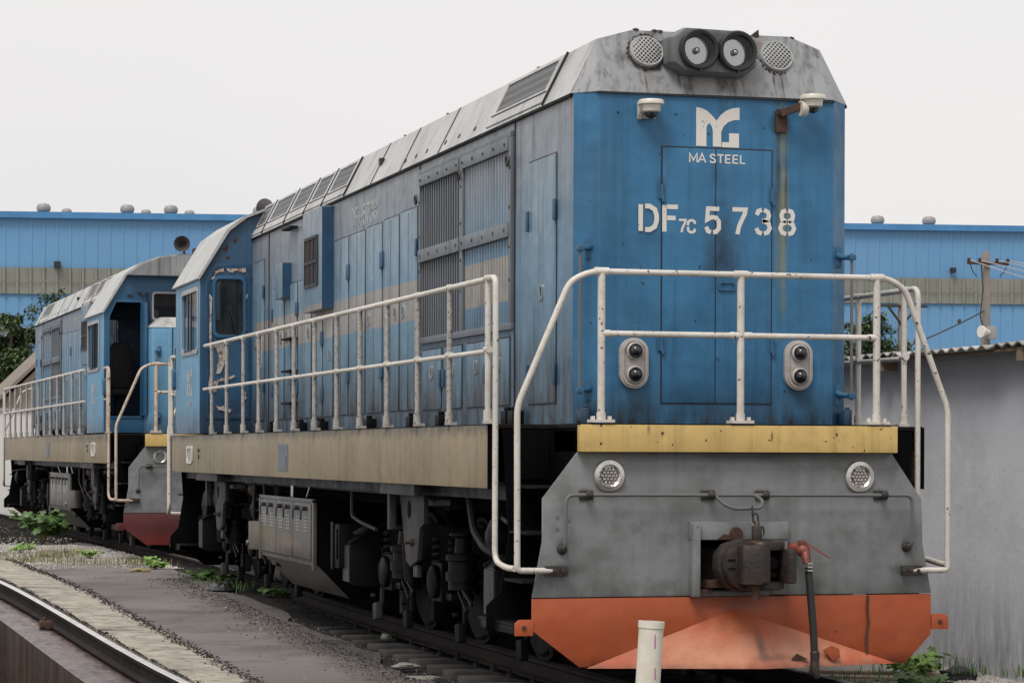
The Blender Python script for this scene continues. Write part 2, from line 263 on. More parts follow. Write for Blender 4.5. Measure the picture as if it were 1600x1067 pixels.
# ---------------------------------------------------------------- geometry helpers
XF = None      # optional mapping (function, mirrored?) applied to every vertex of a locomotive
class B:
    def __init__(s): s.v = []; s.f = []
    def add(s, vs, fs):
        o = len(s.v); s.v += [Vector(p) for p in vs]; s.f += [[i + o for i in f] for f in fs]; return s
    def box(s, x0, x1, y0, y1, z0, z1):
        return s.add([(x, y, z) for x in (x0, x1) for y in (y0, y1) for z in (z0, z1)],
                     [(0, 1, 3, 2), (4, 6, 7, 5), (0, 4, 5, 1), (2, 3, 7, 6), (0, 2, 6, 4), (1, 5, 7, 3)])
    def cbox(s, c, d):
        return s.box(c[0] - d[0] / 2, c[0] + d[0] / 2, c[1] - d[1] / 2, c[1] + d[1] / 2, c[2] - d[2] / 2, c[2] + d[2] / 2)
    def prism(s, poly, ax, a0, a1, holes=()):
        """poly in the two other axes (x,z for 'y'; y,z for 'x'; x,y for 'z'), extruded from a0 to a1, with holes"""
        def P(p, a): return {'x': (a, p[0], p[1]), 'y': (p[0], a, p[1]), 'z': (p[0], p[1], a)}[ax]
        loops = [list(poly)] + [list(h) for h in holes]
        tris = tessellate_polygon([[Vector((p[0], p[1], 0)) for p in l] for l in loops])
        flat = [p for l in loops for p in l]; n = len(flat)
        vs = [P(p, a0) for p in flat] + [P(p, a1) for p in flat]
        fs = [tuple(t) for t in tris] + [tuple(i + n for i in reversed(t)) for t in tris]
        o = 0
        for l in loops:
            k = len(l)
            for i in range(k):
                a, b = o + i, o + (i + 1) % k; fs.append((a, b, b + n, a + n))
            o += k
        return s.add(vs, fs)
    def tube(s, pts, r, n=10, fillet=0., closed=False, ends=True):
        pts = [Vector(p) for p in pts]
        if fillet and len(pts) > 2:
            q = [pts[0]]
            for a, b, c in zip(pts, pts[1:], pts[2:]):
                u, v = (a - b), (c - b); f = min(fillet, u.length * .49, v.length * .49)
                p0, p1 = b + u.normalized() * f, b + v.normalized() * f
                for k in range(6):
                    t = k / 5; q.append(p0 * (1 - t) ** 2 + b * 2 * t * (1 - t) + p1 * t * t)
            q.append(pts[-1]); pts = q
        rings = []; m = len(pts); nrm = None
        for i, p in enumerate(pts):
            if closed: t = (pts[(i + 1) % m] - pts[i - 1])
            else: t = (pts[min(i + 1, m - 1)] - pts[max(i - 1, 0)])
            t.normalize()
            if nrm is None:
                nrm = t.orthogonal().normalized()
            nrm = (nrm - t * nrm.dot(t)).normalized(); bi = t.cross(nrm)
            rr = r[i] if isinstance(r, (list, tuple)) else r
            rings.append([p + (nrm * math.cos(a) + bi * math.sin(a)) * rr for a in [2 * math.pi * k / n for k in range(n)]])
        vs = [v for rg in rings for v in rg]; fs = []
        for i in range(m if closed else m - 1):
            j = (i + 1) % m
            for k in range(n): fs.append((i * n + k, i * n + (k + 1) % n, j * n + (k + 1) % n, j * n + k))
        if not closed and ends: fs += [tuple(reversed(range(n))), tuple((m - 1) * n + k for k in range(n))]
        return s.add(vs, fs)
    def cyl(s, p0, p1, r0, r1=None, n=20): return s.tube([p0, p1], [r0, r0 if r1 is None else r1], n)
    def lathe(s, prof, o, ax, n=24, cap=True):
        """prof: (radius, distance along ax) pairs"""
        ax = Vector(ax).normalized(); u = ax.orthogonal().normalized(); v = ax.cross(u); o = Vector(o)
        vs = [o + ax * h + (u * math.cos(a) + v * math.sin(a)) * max(r, 1e-4) for r, h in prof for a in [2 * math.pi * k / n for k in range(n)]]
        fs = [(i * n + k, i * n + (k + 1) % n, (i + 1) * n + (k + 1) % n, (i + 1) * n + k) for i in range(len(prof) - 1) for k in range(n)]
        if cap and prof[0][0] > .001: fs.append(tuple(reversed(range(n))))
        if cap and prof[-1][0] > .001: fs.append(tuple((len(prof) - 1) * n + k for k in range(n)))
        return s.add(vs, fs)
    def beam(s, p0, p1, wd, ht, up=(0, 0, 1)):
        p0, p1 = Vector(p0), Vector(p1); t = (p1 - p0).normalized(); x = t.cross(Vector(up)).normalized(); z = x.cross(t)
        vs = [p + x * (a * wd / 2) + z * (b * ht / 2) for p in (p0, p1) for a, b in ((-1, -1), (1, -1), (1, 1), (-1, 1))]
        return s.add(vs, [(3, 2, 1, 0), (4, 5, 6, 7), (0, 1, 5, 4), (1, 2, 6, 5), (2, 3, 7, 6), (3, 0, 4, 7)])
    def ball(s, c, r, n=14, sq=(1, 1, 1)):
        m = n // 2; vs = []; c = Vector(c)
        for i in range(m + 1):
            th = math.pi * i / m
            for k in range(n):
                a = 2 * math.pi * k / n
                vs.append(c + Vector((math.sin(th) * math.cos(a) * r * sq[0], math.sin(th) * math.sin(a) * r * sq[1], math.cos(th) * r * sq[2])))
        return s.add(vs, [(i * n + k, (i + 1) * n + k, (i + 1) * n + (k + 1) % n, i * n + (k + 1) % n) for i in range(m) for k in range(n)])
    def loft(s, secs):
        n = len(secs[0]); vs = [p for sct in secs for p in sct]
        fs = [(i * n + k, i * n + (k + 1) % n, (i + 1) * n + (k + 1) % n, (i + 1) * n + k) for i in range(len(secs) - 1) for k in range(n)]
        return s.add(vs, fs + [tuple(reversed(range(n))), tuple((len(secs) - 1) * n + k for k in range(n))])
    def stroke(s, pls, wd, o, u, v, th=.002, sx=1, sy=1):
        """flat lettering: polylines (2D) of width wd laid on the plane o + x*u + y*v, a coat of paint th thick"""
        o, u, v = Vector(o), Vector(u), Vector(v); nn = u.cross(v).normalized()
        for pl in pls:
            pl = [Vector((p[0] * sx, p[1] * sy)) for p in pl]; Lf = []; Rt = []
            for i, p in enumerate(pl):
                d0 = (pl[i] - pl[i - 1]).normalized() if i else (pl[1] - pl[0]).normalized()
                d1 = (pl[i + 1] - pl[i]).normalized() if i < len(pl) - 1 else d0
                if i == 0: d0 = d1
                t = (d0 + d1).normalized(); nr = Vector((-t.y, t.x)); k = max(.5, nr.dot(Vector((-d0.y, d0.x))))
                Lf.append(p + nr * (wd / 2 / k)); Rt.append(p - nr * (wd / 2 / k))
            for i in range(len(pl) - 1):
                q = [Rt[i], Rt[i + 1], Lf[i + 1], Lf[i]]
                f = [o + u * a.x + v * a.y + nn * th for a in q] + [o + u * a.x + v * a.y for a in q]
                s.add(f, [(0, 1, 2, 3), (0, 4, 5, 1), (1, 5, 6, 2), (2, 6, 7, 3), (3, 7, 4, 0)])
        return s
    def done(s, name, mat, parent=None, bev=0., smooth=38, recalc=True, xf=True):
        vs = s.v; flip = False
        if XF and xf: vs = [XF[0](p) for p in vs]; flip = XF[1]
        c = Vector((sum(p.x for p in vs), sum(p.y for p in vs), sum(p.z for p in vs))) / max(1, len(vs))
        me = bpy.data.meshes.new(name); me.from_pydata([p - c for p in vs], [], [list(reversed(f)) if flip else f for f in s.f])
        bm = bmesh.new(); bm.from_mesh(me)
        if recalc: bmesh.ops.recalc_face_normals(bm, faces=bm.faces)
        if bev:
            ed = [e for e in bm.edges if len(e.link_faces) == 2 and e.calc_face_angle(0) > R(40)]
            bmesh.ops.bevel(bm, geom=ed, offset=bev, segments=2, affect='EDGES', clamp_overlap=True, profile=.6)
        bm.to_mesh(me); bm.free()
        for p in me.polygons: p.use_smooth = True
        me.set_sharp_from_angle(angle=R(smooth))
        me.materials.append(MATS[mat] if isinstance(mat, str) else mat)
        o = bpy.data.objects.new(name, me); COL.objects.link(o); o.location = c
        if parent is not None:
            o.parent = parent
            q = parent
            while q is not None and q.type != 'EMPTY':      # sub-parts: undo the offset of the mesh parent
                o.location = o.location - q.location; q = q.parent
        return o

def tag(o, label, cat=None, group=None, kind=None):
    o['label'] = label
    if cat: o['category'] = cat
    if group: o['group'] = group
    if kind: o['kind'] = kind
    return o
def empty(name, loc=(0, 0, 0), rz=0.):
    o = bpy.data.objects.new(name, None); COL.objects.link(o); o.location = loc; o.rotation_euler = (0, 0, rz); o.empty_display_size = .3
    return o
def arc(cx, cy, rx, ry, a0, a1, n=8):
    return [(cx + rx * math.cos(R(a0 + (a1 - a0) * i / n)), cy + ry * math.sin(R(a0 + (a1 - a0) * i / n))) for i in range(n + 1)]
def rrect(x0, x1, y0, y1, r, n=4):
    return (arc(x1 - r, y0 + r, r, r, -90, 0, n) + arc(x1 - r, y1 - r, r, r, 0, 90, n) + arc(x0 + r, y1 - r, r, r, 90, 180, n) + arc(x0 + r, y0 + r, r, r, 180, 270, n))

# stencil glyphs on a unit cell (w .6 x h 1), with the little bridges of a spray stencil
G = {
 'D': [[(.08, 0), (.08, 1)], [(.20, .94), (.33, .94), (.47, .82), (.52, .6), (.52, .4), (.47, .18), (.33, .06), (.20, .06)]],
 'F': [[(.08, 0), (.08, 1)], [(.17, .94), (.55, .94)], [(.17, .52), (.47, .52)]],
 '7': [[(.04, .94), (.52, .94), (.5, .8), (.3, .35), (.22, 0)]],
 'C': [[(.52, .68), (.50, .84), (.40, .94), (.22, .94), (.1, .82), (.07, .55)], [(.07, .45), (.1, .18), (.22, .06), (.40, .06), (.50, .16), (.52, .32)]],
 '5': [[(.53, .94), (.12, .94), (.09, .52), (.25, .62), (.42, .60), (.52, .46), (.52, .2), (.42, .07), (.31, .05)], [(.23, .05), (.12, .09), (.06, .25)]],
 '3': [[(.07, .75), (.12, .9), (.25, .95)], [(.33, .95), (.46, .88), (.51, .74), (.46, .58), (.27, .53)], [(.27, .53), (.48, .46), (.54, .26), (.46, .1), (.33, .05)], [(.25, .05), (.12, .1), (.05, .25)]],
 '8': [[(.26, .53), (.12, .6), (.09, .76), (.14, .9), (.26, .95)], [(.34, .95), (.46, .9), (.51, .76), (.48, .6), (.34, .53)], [(.26, .5), (.1, .42), (.05, .26), (.12, .1), (.26, .05)], [(.34, .5), (.5, .42), (.55, .26), (.48, .1), (.34, .05)]],
 'M': [[(.05, 0), (.05, 1), (.33, .25), (.61, 1), (.61, 0)]],
 'A': [[(0, 0), (.3, 1), (.6, 0)], [(.14, .33), (.46, .33)]],
 'S': [[(.52, .76), (.44, .92), (.28, .95), (.1, .88), (.08, .7), (.2, .56), (.42, .46), (.53, .3), (.48, .1), (.3, .05), (.12, .08), (.05, .25)]],
 'T': [[(0, .94), (.6, .94)], [(.3, 0), (.3, .86)]],
 'E': [[(.08, 0), (.08, 1)], [(.16, .94), (.55, .94)], [(.16, .5), (.5, .5)], [(.16, .06), (.55, .06)]],
 'L': [[(.08, 1), (.08, 0)], [(.14, .06), (.52, .06)]],
}
LOGO = [[(670, 418), (692, 421), (716, 432), (738, 452), (757, 476), (775, 450), (800, 428), (828, 416), (857, 412), (857, 468), (832, 470), (808, 480), (788, 500), (778, 525), (778, 592), (742, 592), (742, 520), (736, 500), (728, 489), (720, 492), (714, 510), (714, 592), (670, 592)],
        [(812, 530), (855, 530), (855, 594), (781, 594), (781, 571), (812, 571)]]

def logo(o, u, v, wd, ht, name, mat, parent, th=.002):
    o, u, v = Vector(o), Vector(u), Vector(v); n = u.cross(v).normalized(); b = B()
    for poly in LOGO:
        q = [((x - 763) / 187 * wd, (503 - y) / 182 * ht) for x, y in poly]
        tr = tessellate_polygon([[Vector((a, c, 0)) for a, c in q]]); k = len(q)
        b.add([o + u * a + v * c + n * th for a, c in q] + [o + u * a + v * c for a, c in q], [tuple(t) for t in tr] + [(i, (i + 1) % k, (i + 1) % k + k, i + k) for i in range(k)])
    return b.done(name, mat, parent)

# in-world roots: children are written in world coordinates
WORLD = set()
def base(name, loc, label, cat, group=None):
    o = empty(name, loc); WORLD.add(o.name); tag(o, label, cat, group); return o
_done = B.done
def done(s, name, mat, parent=None, **k):
    o = _done(s, name, mat, parent, **k); q = parent
    while q is not None and q.type != 'EMPTY': q = q.parent
    if q is not None and q.name in WORLD: o.location = o.location - q.location
    return o
B.done = done

# ---------------------------------------------------------------- the locomotives
LEN = 16.36
CAB = [(-1.655, 1.80), (-1.655, 3.66), (-1.33, 4.20), (-1.12, 4.36), (-.85, 4.465), (-.5, 4.52), (.5, 4.52), (.85, 4.465), (1.12, 4.36), (1.33, 4.20), (1.655, 3.66), (1.655, 1.80)]

def handle_rod(parent, x, y, z0, z1, ox, oy, name='grab_handle'):
    h = B().cyl((x, y, z0 - .03), (x, y, z1 + .03), .012, n=8).done(name, 'rod_grey', parent)
    for z in (z0, z1):
        b = B().tube([(x, y, z), (x + ox * .6, y + oy * .6, z + .004), (x + ox, y + oy, z + .015)], [.019, .02, .034], 8)
        b.cbox((x + ox, y + oy, z + .005), (.05, .03, .15)).cbox((x, y, z), (.05, .05, .04))
        b.done('bracket', 'blue_plain', h, bev=.006)
    return h

def bogie(root, yc, name='bogie'):
    bo = B()
    for s in (-1, 1):
        x = s * 1.05
        # pressed side frame dipping between the axle boxes
        pts = [(yc - 2.55, .62), (yc - 2.55, .86), (yc - 1.3, .98), (yc + 1.3, .98), (yc + 2.55, .86), (yc + 2.55, .62), (yc + 1.2, .55), (yc - 1.2, .55)]
        bo.prism(pts, 'x', x - .05, x + .05)
        for e in (-1, 1): bo.box(x - .12, x + .12, yc + e * 2.55 - .05, yc + e * 2.55 + .05, .55, .9)
    for e in (-2.5, -.9, .9, 2.5): bo.box(-1.0, 1.0, yc + e - .09, yc + e + .09, .6, .85)
    f = bo.done(name, 'black', root, bev=.01)
    for k in (-1.8, 0, 1.8):
        y = yc + k; a = B().cyl((-.95, y, .525), (.95, y, .525), .09, n=14)
        for s in (-1, 1):
            a.lathe([(.10, .05), (.12, 0), (.47, .01), (.49, .03), (.49, .035), (.525, .04), (.525, .11), (.555, .135), (.555, .15), (.48, .15), (.12, .1)], (s * .83, y, .525), (-s, 0, 0), 36)
        a.done('wheelset', 'dark_steel', f)
        for s in (-1, 1):
            x = s * 1.05
            b = B().box(x - .13, x + .13, y - .17, y + .17, .36, .68)
            b.lathe([(.14, 0), (.14, .04), (.10, .06), (.02, .07)], (x + s * .13, y, .52), (s, 0, 0), 16)
            for e in (-1, 1): b.box(x - .1, x + .1, y + e * .27 - .1, y + e * .27 + .1, .38, .44)
            b.done('axle_box', 'black_gloss', f, bev=.012)
            sp = B()
            for e in (-1, 1):
                pts = [(x + .085 * math.cos(t * 1.0), y + e * .28 + .085 * math.sin(t * 1.0), .45 + t * .0098) for t in [i * .5 for i in range(86)]]
                sp.tube(pts, .019, 6)
            sp.done('coil_spring', 'black_gloss', f)
            for e in ((-1,) if k < 1 else (-1, 1)):     # brake hangers, shoes
                b = B(); yy = y + e * .60
                b.prism([(yy - .05, .12), (yy + .05, .10), (yy + .07, .36), (yy + .05, .50), (yy - .05, .50)], 'x', x - s * .20 - .06, x - s * .20 + .06)
                b.prism([(yy - .075, .07), (yy + .06, .05), (yy + .075, .2), (yy - .06, .22)], 'x', x + s * .08 - .03, x + s * .08 + .03)
                b.beam((x + s * .04, yy, .12), (x + s * .04, yy - e * .04, .72), .03, .06)
                b.cyl((x - .1, yy, .28), (x + .14 * s, yy, .28), .022, n=8)
                b.done('brake_shoe', 'under_grey' if e > 0 else 'dark_steel', f, bev=.005)
    for s in (-1, 1):
        for e in (-1, 1):
            y = yc + e * .95 - .3
            b = B().lathe([(.02, 0), (.115, .0), (.115, .07), (.135, .07), (.135, .14), (.115, .14), (.115, .22), (.135, .23), (.135, .27), (.07, .29), (.06, .40), (.11, .42), (.11, .44)], (s * 1.28, y, .52), (0, 0, 1), 20)
            b.cyl((s * 1.26, y + .12, .64), (s * 1.2, y + .46, .66), .055, n=12)
            b.beam((s * 1.3, y - .05, .53), (s * 1.3, y - .35, .42), .02, .025).beam((s * 1.3, y + .05, .5), (s * 1.3, y - .2, .36), .02, .025)
            b.done('brake_cylinder', 'black_gloss', f)
        # sand boxes at both ends
        for e in (-1, 1):
            y = yc + e * 2.48
            q = B()
            q.prism([(s * 1.40, .40), (s * 1.40, .74), (s * 1.34, .80), (s * 1.02, .94), (s * .95, .94), (s * .95, .36), (s * 1.3, .36)], 'y', y - .14, y + .16)
            q.beam((s * 1.41, y - .13, .75), (s * 1.14, y - .13, .91), .05, .03).beam((s * 1.41, y + .14, .75), (s * 1.14, y + .14, .91), .03, .03)
            sb = q.done('sand_box', 'black_gloss', f, bev=.008)
            B().lathe([(.09, 0), (.10, .015), (.10, .03), (.02, .045)], (s * 1.24, y, .86), (s * .42, 0, 1), 20).done('lid', 'under_grey', sb)
            B().tube([(s * 1.15, y, .38), (s * 1.0, y + e * .08, .28), (s * .82, y + e * .25, .1)], .022, 8).done('sand_pipe', 'dark_steel', sb)
            if s < 0: B().box(-1.408, -1.402, y - .125, y + .145, .405, .73).done('lit_side_sheet', 'under_grey', sb)  # lighter sheet puts the light on the outer side into the colour
    return f

def handrails_end(root, ymat, y0, e=1):
    """front railing over the beam plus the stair rails; y0 plane, e = +1 outward is -y"""
    r = .0215
    pts = [(-1.6, y0, .86), (-1.604, y0, 1.90), (-1.235, y0, 2.75), (-1.08, y0, 2.818), (1.10, y0, 2.818), (1.235, y0, 2.74), (1.565, y0, 1.90), (1.565, y0, .84)]
    a = [(-1.34, y0 + e * .03, .785), (-1.60, y0, .79)] + pts + [(1.57, y0, .765), (1.31, y0 + e * .03, .765)]
    h = B().tube(a, r, 10, fillet=.07)
    h.cyl((-1.01, y0, 2.397), (1.017, y0, 2.397), .021, n=10)
    for x in (-.98, -.05, .05, .98): h.cyl((x - .03, y0, 2.397), (x + .03, y0, 2.397), .026, n=10)
    for x in (-1.01, 0, 1.017): h.cyl((x - .05, y0, 2.818), (x + .05, y0, 2.818), .029, n=10)
    h = h.done('front_handrail', ymat, root)
    for x in (-1.01, 0.0, 1.017):
        p = B().cyl((x, y0, 1.82), (x, y0, 2.81), .026, n=12).cyl((x, y0, 1.80), (x, y0, 1.86), .032, n=12)
        p.box(x - .085, x + .085, y0 - .045, y0 + .05, 1.792, 1.812)
        for a in (-1, 1): p.box(x + a * .06 - .012, x + a * .06 + .012, y0 - .012, y0 + .012, 1.81, 1.835)
        p.done('post', ymat, h)
    for x0, x1, z in ((-1.40, -1.24, .784), (1.22, 1.38, .765)):
        b = B().box(x0, x1, y0 + e * .022 - .012, y0 + e * .022 + .012, z - .035, z + .035)
        for k in (.04, .10): b.cyl((x0 + k + .02, y0, z), (x0 + k + .02, y0 - e * .02, z), .013, n=8)
        b.done('rail_foot', 'iron', h, bev=.004)
    return h

def end_plate(root, plow, mat_rod, lampstyle, y=.055, e=1):
    """buffer plate with plow, lights, uncoupling rod, coupler and hose; e=+1: outward is -y"""
    Y = lambda d: y - e * d
    out = [(-1.476, .602), (-1.405, .98), (-1.405, 1.275), (-1.16, 1.588), (1.16, 1.588), (1.39, 1.265), (1.40, .95), (1.467, .602)]
    hole = [(-.295, .607), (-.295, .99), (.05, .99), (.05, .607)]
    pl = B().prism(out[:1] + out[1:], 'y', y, y + e * .03, holes=[[(-.30, .64), (-.30, .985), (.22, .985), (.22, .64)]]).done('end_plate', 'plate_grey', root, bev=.004)
    pk = B().box(-.355, -.30, y - e * .09, y + e * .0, .60, 1.105).box(-.36, .36, y - e * .055, y - e * .001, .99, 1.112)
    pk.box(.22, .36, y - e * .045, y - e * .001, .607, .989)
    pk.box(-.30, .22, y - e * .05, y - e * .001, .60, .637)
    B().box(-.33, .33, y + e * .60, y + e * .62, .5, 1.1).done('pocket_back', 'black', pl)
    pk.done('coupler_pocket', 'plate_grey', pl, bev=.006)
    B().box(-.32, -.20, y + e * .02, y - e * .06, .62, .65).done('wear_plate', 'rust', pl)
    B().box(-.24, -.1, y + e * .1, y - e * .08, .66, .71).done('carrier_iron', 'rust', pl)
    B().lathe([(.05, 0), (.045, .02), (.0, .02)], (-.03, Y(.056), 1.03), (0, -e, 0), 12).done('cast_boss', 'rust', pl)
    B().prism([(-.17, .992), (-.12, 1.03), (-.07, 1.02), (-.05, .992)], 'y', Y(.056), Y(.07)).done('torn_edge', 'rust', pl)
    ow = [(-1.476, .596), (-1.476, .38), (-1.14, .125), (1.27, .108), (1.467, .31), (1.467, .596)]
    pw = B().prism(ow, 'y', y + e * .004, y + e * .03).done('plow', plow, root, bev=.004)
    # centre deflector: two facets meeting on a ridge that stands out
    ap = (-.03, Y(.004), .508); bl = (-1.09, Y(.002), .118); br = (1.20, Y(.002), .110); fr = (.12, Y(.26), .112)
    bb = (.12, Y(-.004), .112)
    if plow == 'orange':
        B().add([ap, bl, br, fr], [(0, 1, 3), (0, 3, 2), (1, 2, 3), (0, 2, 1)]).done('deflector', 'orange_fade_skylit', pw)
        B().tube([(.98, Y(.003), .59), (.975, Y(.004), .5), (.985, Y(.003), .4), (.97, Y(.004), .3), (.975, Y(.003), .2), (.96, Y(.003), .13)], .009, 6).done('weld_seam', 'rust', pw)
        B().prism([(.60, .22), (.66, .25), (.71, .23), (.72, .17), (.66, .15)], 'y', Y(.10), Y(.13)).done('bent_tab', 'orange', pw)
        B().prism([(.33, .155), (.46, .165), (.38, .205)], 'y', Y(.155), Y(.175)).done('dent', 'rust', pw)
    for s in (-1, 1):
        q = B().prism([(s * 1.47, .345), (s * 1.60, .345), (s * 1.60, .43), (s * 1.57, .455), (s * 1.47, .455)], 'y', y - e * .002, y + e * .012)
        q.done('step_end', plow, pw, bev=.003)
        B().lathe([(.018, 0), (.016, .012), (0, .014)], (s * 1.535, Y(.0), .40), (0, -e, 0), 8).done('bolt', 'rust', pw)
    for x, z in ((-.937, 1.43), (.91, 1.425)):
        b = B().lathe([(.112, -.02), (.112, .018), (.106, .026), (.078, .030), (.066, .02), (.066, .005), (.01, .005)], (x, y, z), (0, -e, 0), 36)
        L = b.done('ditch_light', 'chrome', root)
        g = B().lathe([(.066, 0), (.064, .012), (0, .016)], (x, Y(.006), z), (0, -e, 0), 30).done('lens', 'lens_clear', L)
        if lampstyle:
            q = B()
            for i in range(-2, 3):
                for j in range(-2, 3):
                    px, pz = i * .0255 + (j % 2) * .0128, j * .022
                    if px * px + pz * pz < .0034: q.lathe([(.0125, 0), (.006, .010), (0, .010)], (x + px, Y(.02), z + pz), (0, -e, 0), 8)
            q.done('led_cluster', 'chrome', L)
        else:
            B().lathe([(.06, .022), (.03, .008), (.015, .004), (0, .02)], (x, Y(.0), z), (0, -e, 0), 20).done('reflector', 'chrome', L)
    # uncoupling rod
    yr = Y(.075)
    b = B().tube([(-1.268, Y(.02), .93), (-1.268, yr, .95), (-1.262, yr, 1.30), (1.285, yr, 1.295), (1.285, yr, .95), (1.275, Y(.02), .93)], .0135, 8, fillet=.06)
    b.tube([(-.20, yr, 1.30), (-.13, yr - e * .03, 1.23), (-.06, yr - e * .05, 1.205), (.13, yr - e * .05, 1.21), (.15, yr - e * .03, 1.26), (.10, yr, 1.297)], .0135, 8, fillet=.03)
    rod = b.done('uncoupling_rod', mat_rod, root)
    for x, z in ((-1.10, 1.30), (-.22, 1.30), (.18, 1.298), (1.07, 1.296)):
        B().box(x - .05, x + .05, y - e * .012, y - e * .001, z - .035, z + .03).cyl((x - .022, yr, z), (x + .022, yr, z), .030, n=14).box(x - .016, x + .016, yr, y, z - .012, z + .012).done('rod_bracket', 'iron', rod, bev=.004)
    for x in (-1.268, 1.275): B().lathe([(.038, 0), (.034, .015), (.018, .022), (.018, .04)], (x, y, .93), (0, -e, 0), 14).done('rod_eye', 'iron', rod)
    # chain from the rod to the coupler
    ch = B(); zc = 1.185; yk = Y(.15)
    for i in range(4):
        c = Vector((.055 + i * .014, yk - e * .02 * i, zc - i * .045))
        ring = [(math.cos(t) * .019, math.sin(t) * .034) for t in [2 * math.pi * k / 12 for k in range(12)]]
        ch.tube([c + (Vector((a, 0, bb_)) if i % 2 else Vector((a * .3, a, bb_))) for a, bb_ in ring], .0065, 6, closed=True)
    ch.done('chain', 'iron', root)
    # coupler head
    cp = B()
    cp.box(-.12, .14, y + e * .5, y - e * .14, .68, .92)
    cp.prism([(-.20, .72), (-.235, .80), (-.225, .90), (-.17, .965), (-.06, 1.0), (.16, 1.0), (.235, .955), (.27, .87), (.27, .74), (.20, .655), (-.06, .635), (-.14, .66)], 'y', Y(.12), Y(.25))
    cp.prism([(-.19, .73), (-.215, .81), (-.20, .90), (-.15, .95), (-.06, .975), (-.06, .66), (-.14, .68)], 'y', Y(.24), Y(.36))
    cp.prism([(a, Y(d)) for a, d in [(-.10, .24), (-.06, .40), (.02, .44), (.13, .42), (.20, .36), (.26, .24)]], 'z', .925, .985)
    cp.prism([(a, Y(d)) for a, d in [(-.10, .24), (-.06, .40), (.02, .44), (.11, .42), (.18, .36), (.26, .24)]], 'z', .655, .71)
    cp.prism([(a, Y(d)) for a, d in [(.19, .24), (.20, .40), (.235, .44), (.275, .42), (.28, .24)]], 'z', .70, .935)
    c = cp.done('coupler', 'iron', root, bev=.016)
    B().prism([(.075, .72), (.19, .72), (.19, .92), (.075, .92)], 'y', Y(.251), Y(.262)).done('coupler_throat', 'black', c)  # black sheet paints the dark of the cavity bottom
    B().prism([(.08, .86), (.12, .89), (.185, .86), (.17, .80), (.12, .79)], 'y', Y(.262), Y(.34)).prism([(.085, .76), (.13, .785), (.18, .76), (.15, .73)], 'y', Y(.262), Y(.33)).done('lock_lug', 'dark_steel', c, bev=.012)
    kn = B().lathe([(.045, 0), (.062, .015), (.064, .15), (.060, .285), (.045, .30)], (-.005, Y(.47), .695), (0, 0, 1), 18)
    kn.prism([(a, Y(d)) for a, d in [(-.13, .34), (-.135, .47), (-.09, .515), (-.02, .53), (.01, .45), (-.02, .36)]], 'z', .70, .965)
    kn.done('knuckle', 'iron', c, bev=.016)
    B().box(-.205, -.15, Y(.362), Y(.366), .855, .87).box(-.205, -.15, Y(.362), Y(.366), .80, .81).done('cast_mark', 'dark_steel', c)
    B().cyl((-.035, Y(.45), .60), (-.035, Y(.45), 1.0), .028, n=12).lathe([(.04, 0), (.045, .02), (.02, .035)], (-.035, Y(.45), .965), (0, 0, 1), 12).done('knuckle_pin', 'rust', c)
    B().cyl((.02, Y(.32), .98), (.02, Y(.32), 1.09), .035, n=12).cyl((.02, Y(.32), 1.06), (.03, Y(.3), 1.12), .018, n=10).done('lock_lifter', 'iron', c, bev=.004)
    
    # brake hose with its angle cock
    x = .45
    hs = B().tube([(x + .01, Y(.17), .80), (x + .02, Y(.19), .60), (x + .035, Y(.20), .40), (x + .04, Y(.21), .24), (x + .045, Y(.21), .16)], .026, 12)
    H = hs.done('brake_hose', 'rubber', root)
    v = B().tube([(x - .06, Y(.0), .93), (x - .03, Y(.08), .93), (x, Y(.13), .91), (x + .005, Y(.16), .83)], [.035, .038, .04, .03], 12)
    v.ball((x - .01, Y(.12), .915), .048, 12).cyl((x - .02, Y(.12), .93), (x - .02, Y(.12), .985), .028, n=10)
    v.beam((x - .02, Y(.13), .985), (x + .16, Y(.2), .86), .022, .012).done('angle_cock', 'red_valve', H)
    for z, rr in ((.83, .032), (.805, .033), (.78, .033)): B().lathe([(rr - .006, 0), (rr, .004), (rr, .012), (rr - .006, .016)], (x + .012, Y(.178), z - .01), (0, 0, 1), 14).done('hose_clamp', 'chrome', H)
    B().lathe([(.02, 0), (.032, .01), (.034, .06), (.026, .07)], (x + .045, Y(.21), .155), (0, 0, 1), 14).tube([(x + .045, Y(.21), .16), (x + .04, Y(.215), .10), (x + .06, Y(.22), .04)], [.03, .035, .022], 12).done('glad_hand', 'iron', H)
    return pl

def steps_end(root, e=1, y=.055, yb=.58):
    """stair wells on both sides of the end"""
    for s in (-1, 1):
        st = B().prism([(s * 1.16, 1.745), (s * 1.55, 1.745), (s * 1.50, 1.0), (s * 1.56, .62), (s * 1.66, .52), (s * 1.66, .35), (s * 1.2, .35)], 'y', yb - e * .02, yb)
        st.box(s * 1.14, s * 1.17, y + e * .03, yb, .6, 1.745)
        st.box(s * .95, s * 1.17, y + e * .03, yb, 1.59, 1.74)
        st.box(s * 1.42, s * 1.22, yb - e * .045, yb - e * .02, 1.40, 1.66)
        W_ = st.done('stair_well', 'black', root, bev=.004)
        for z, xo in ((1.36, 1.46), (1.045, 1.50), (.715, 1.54)):
            B().box(s * 1.18, s * (xo if s < 0 else xo - .15), y + e * .04, yb - e * .03, z - .02, z).done('stair_tread', 'dark_steel', W_, bev=.004)
        B().box(s * 1.2, s * 1.60, y + e * .035, yb + e * .42, .405, .425).box(s * 1.585, s * 1.60, y + e * .035, yb + e * .36, .352, .404).done('bottom_step', 'black_gloss', W_, bev=.004)

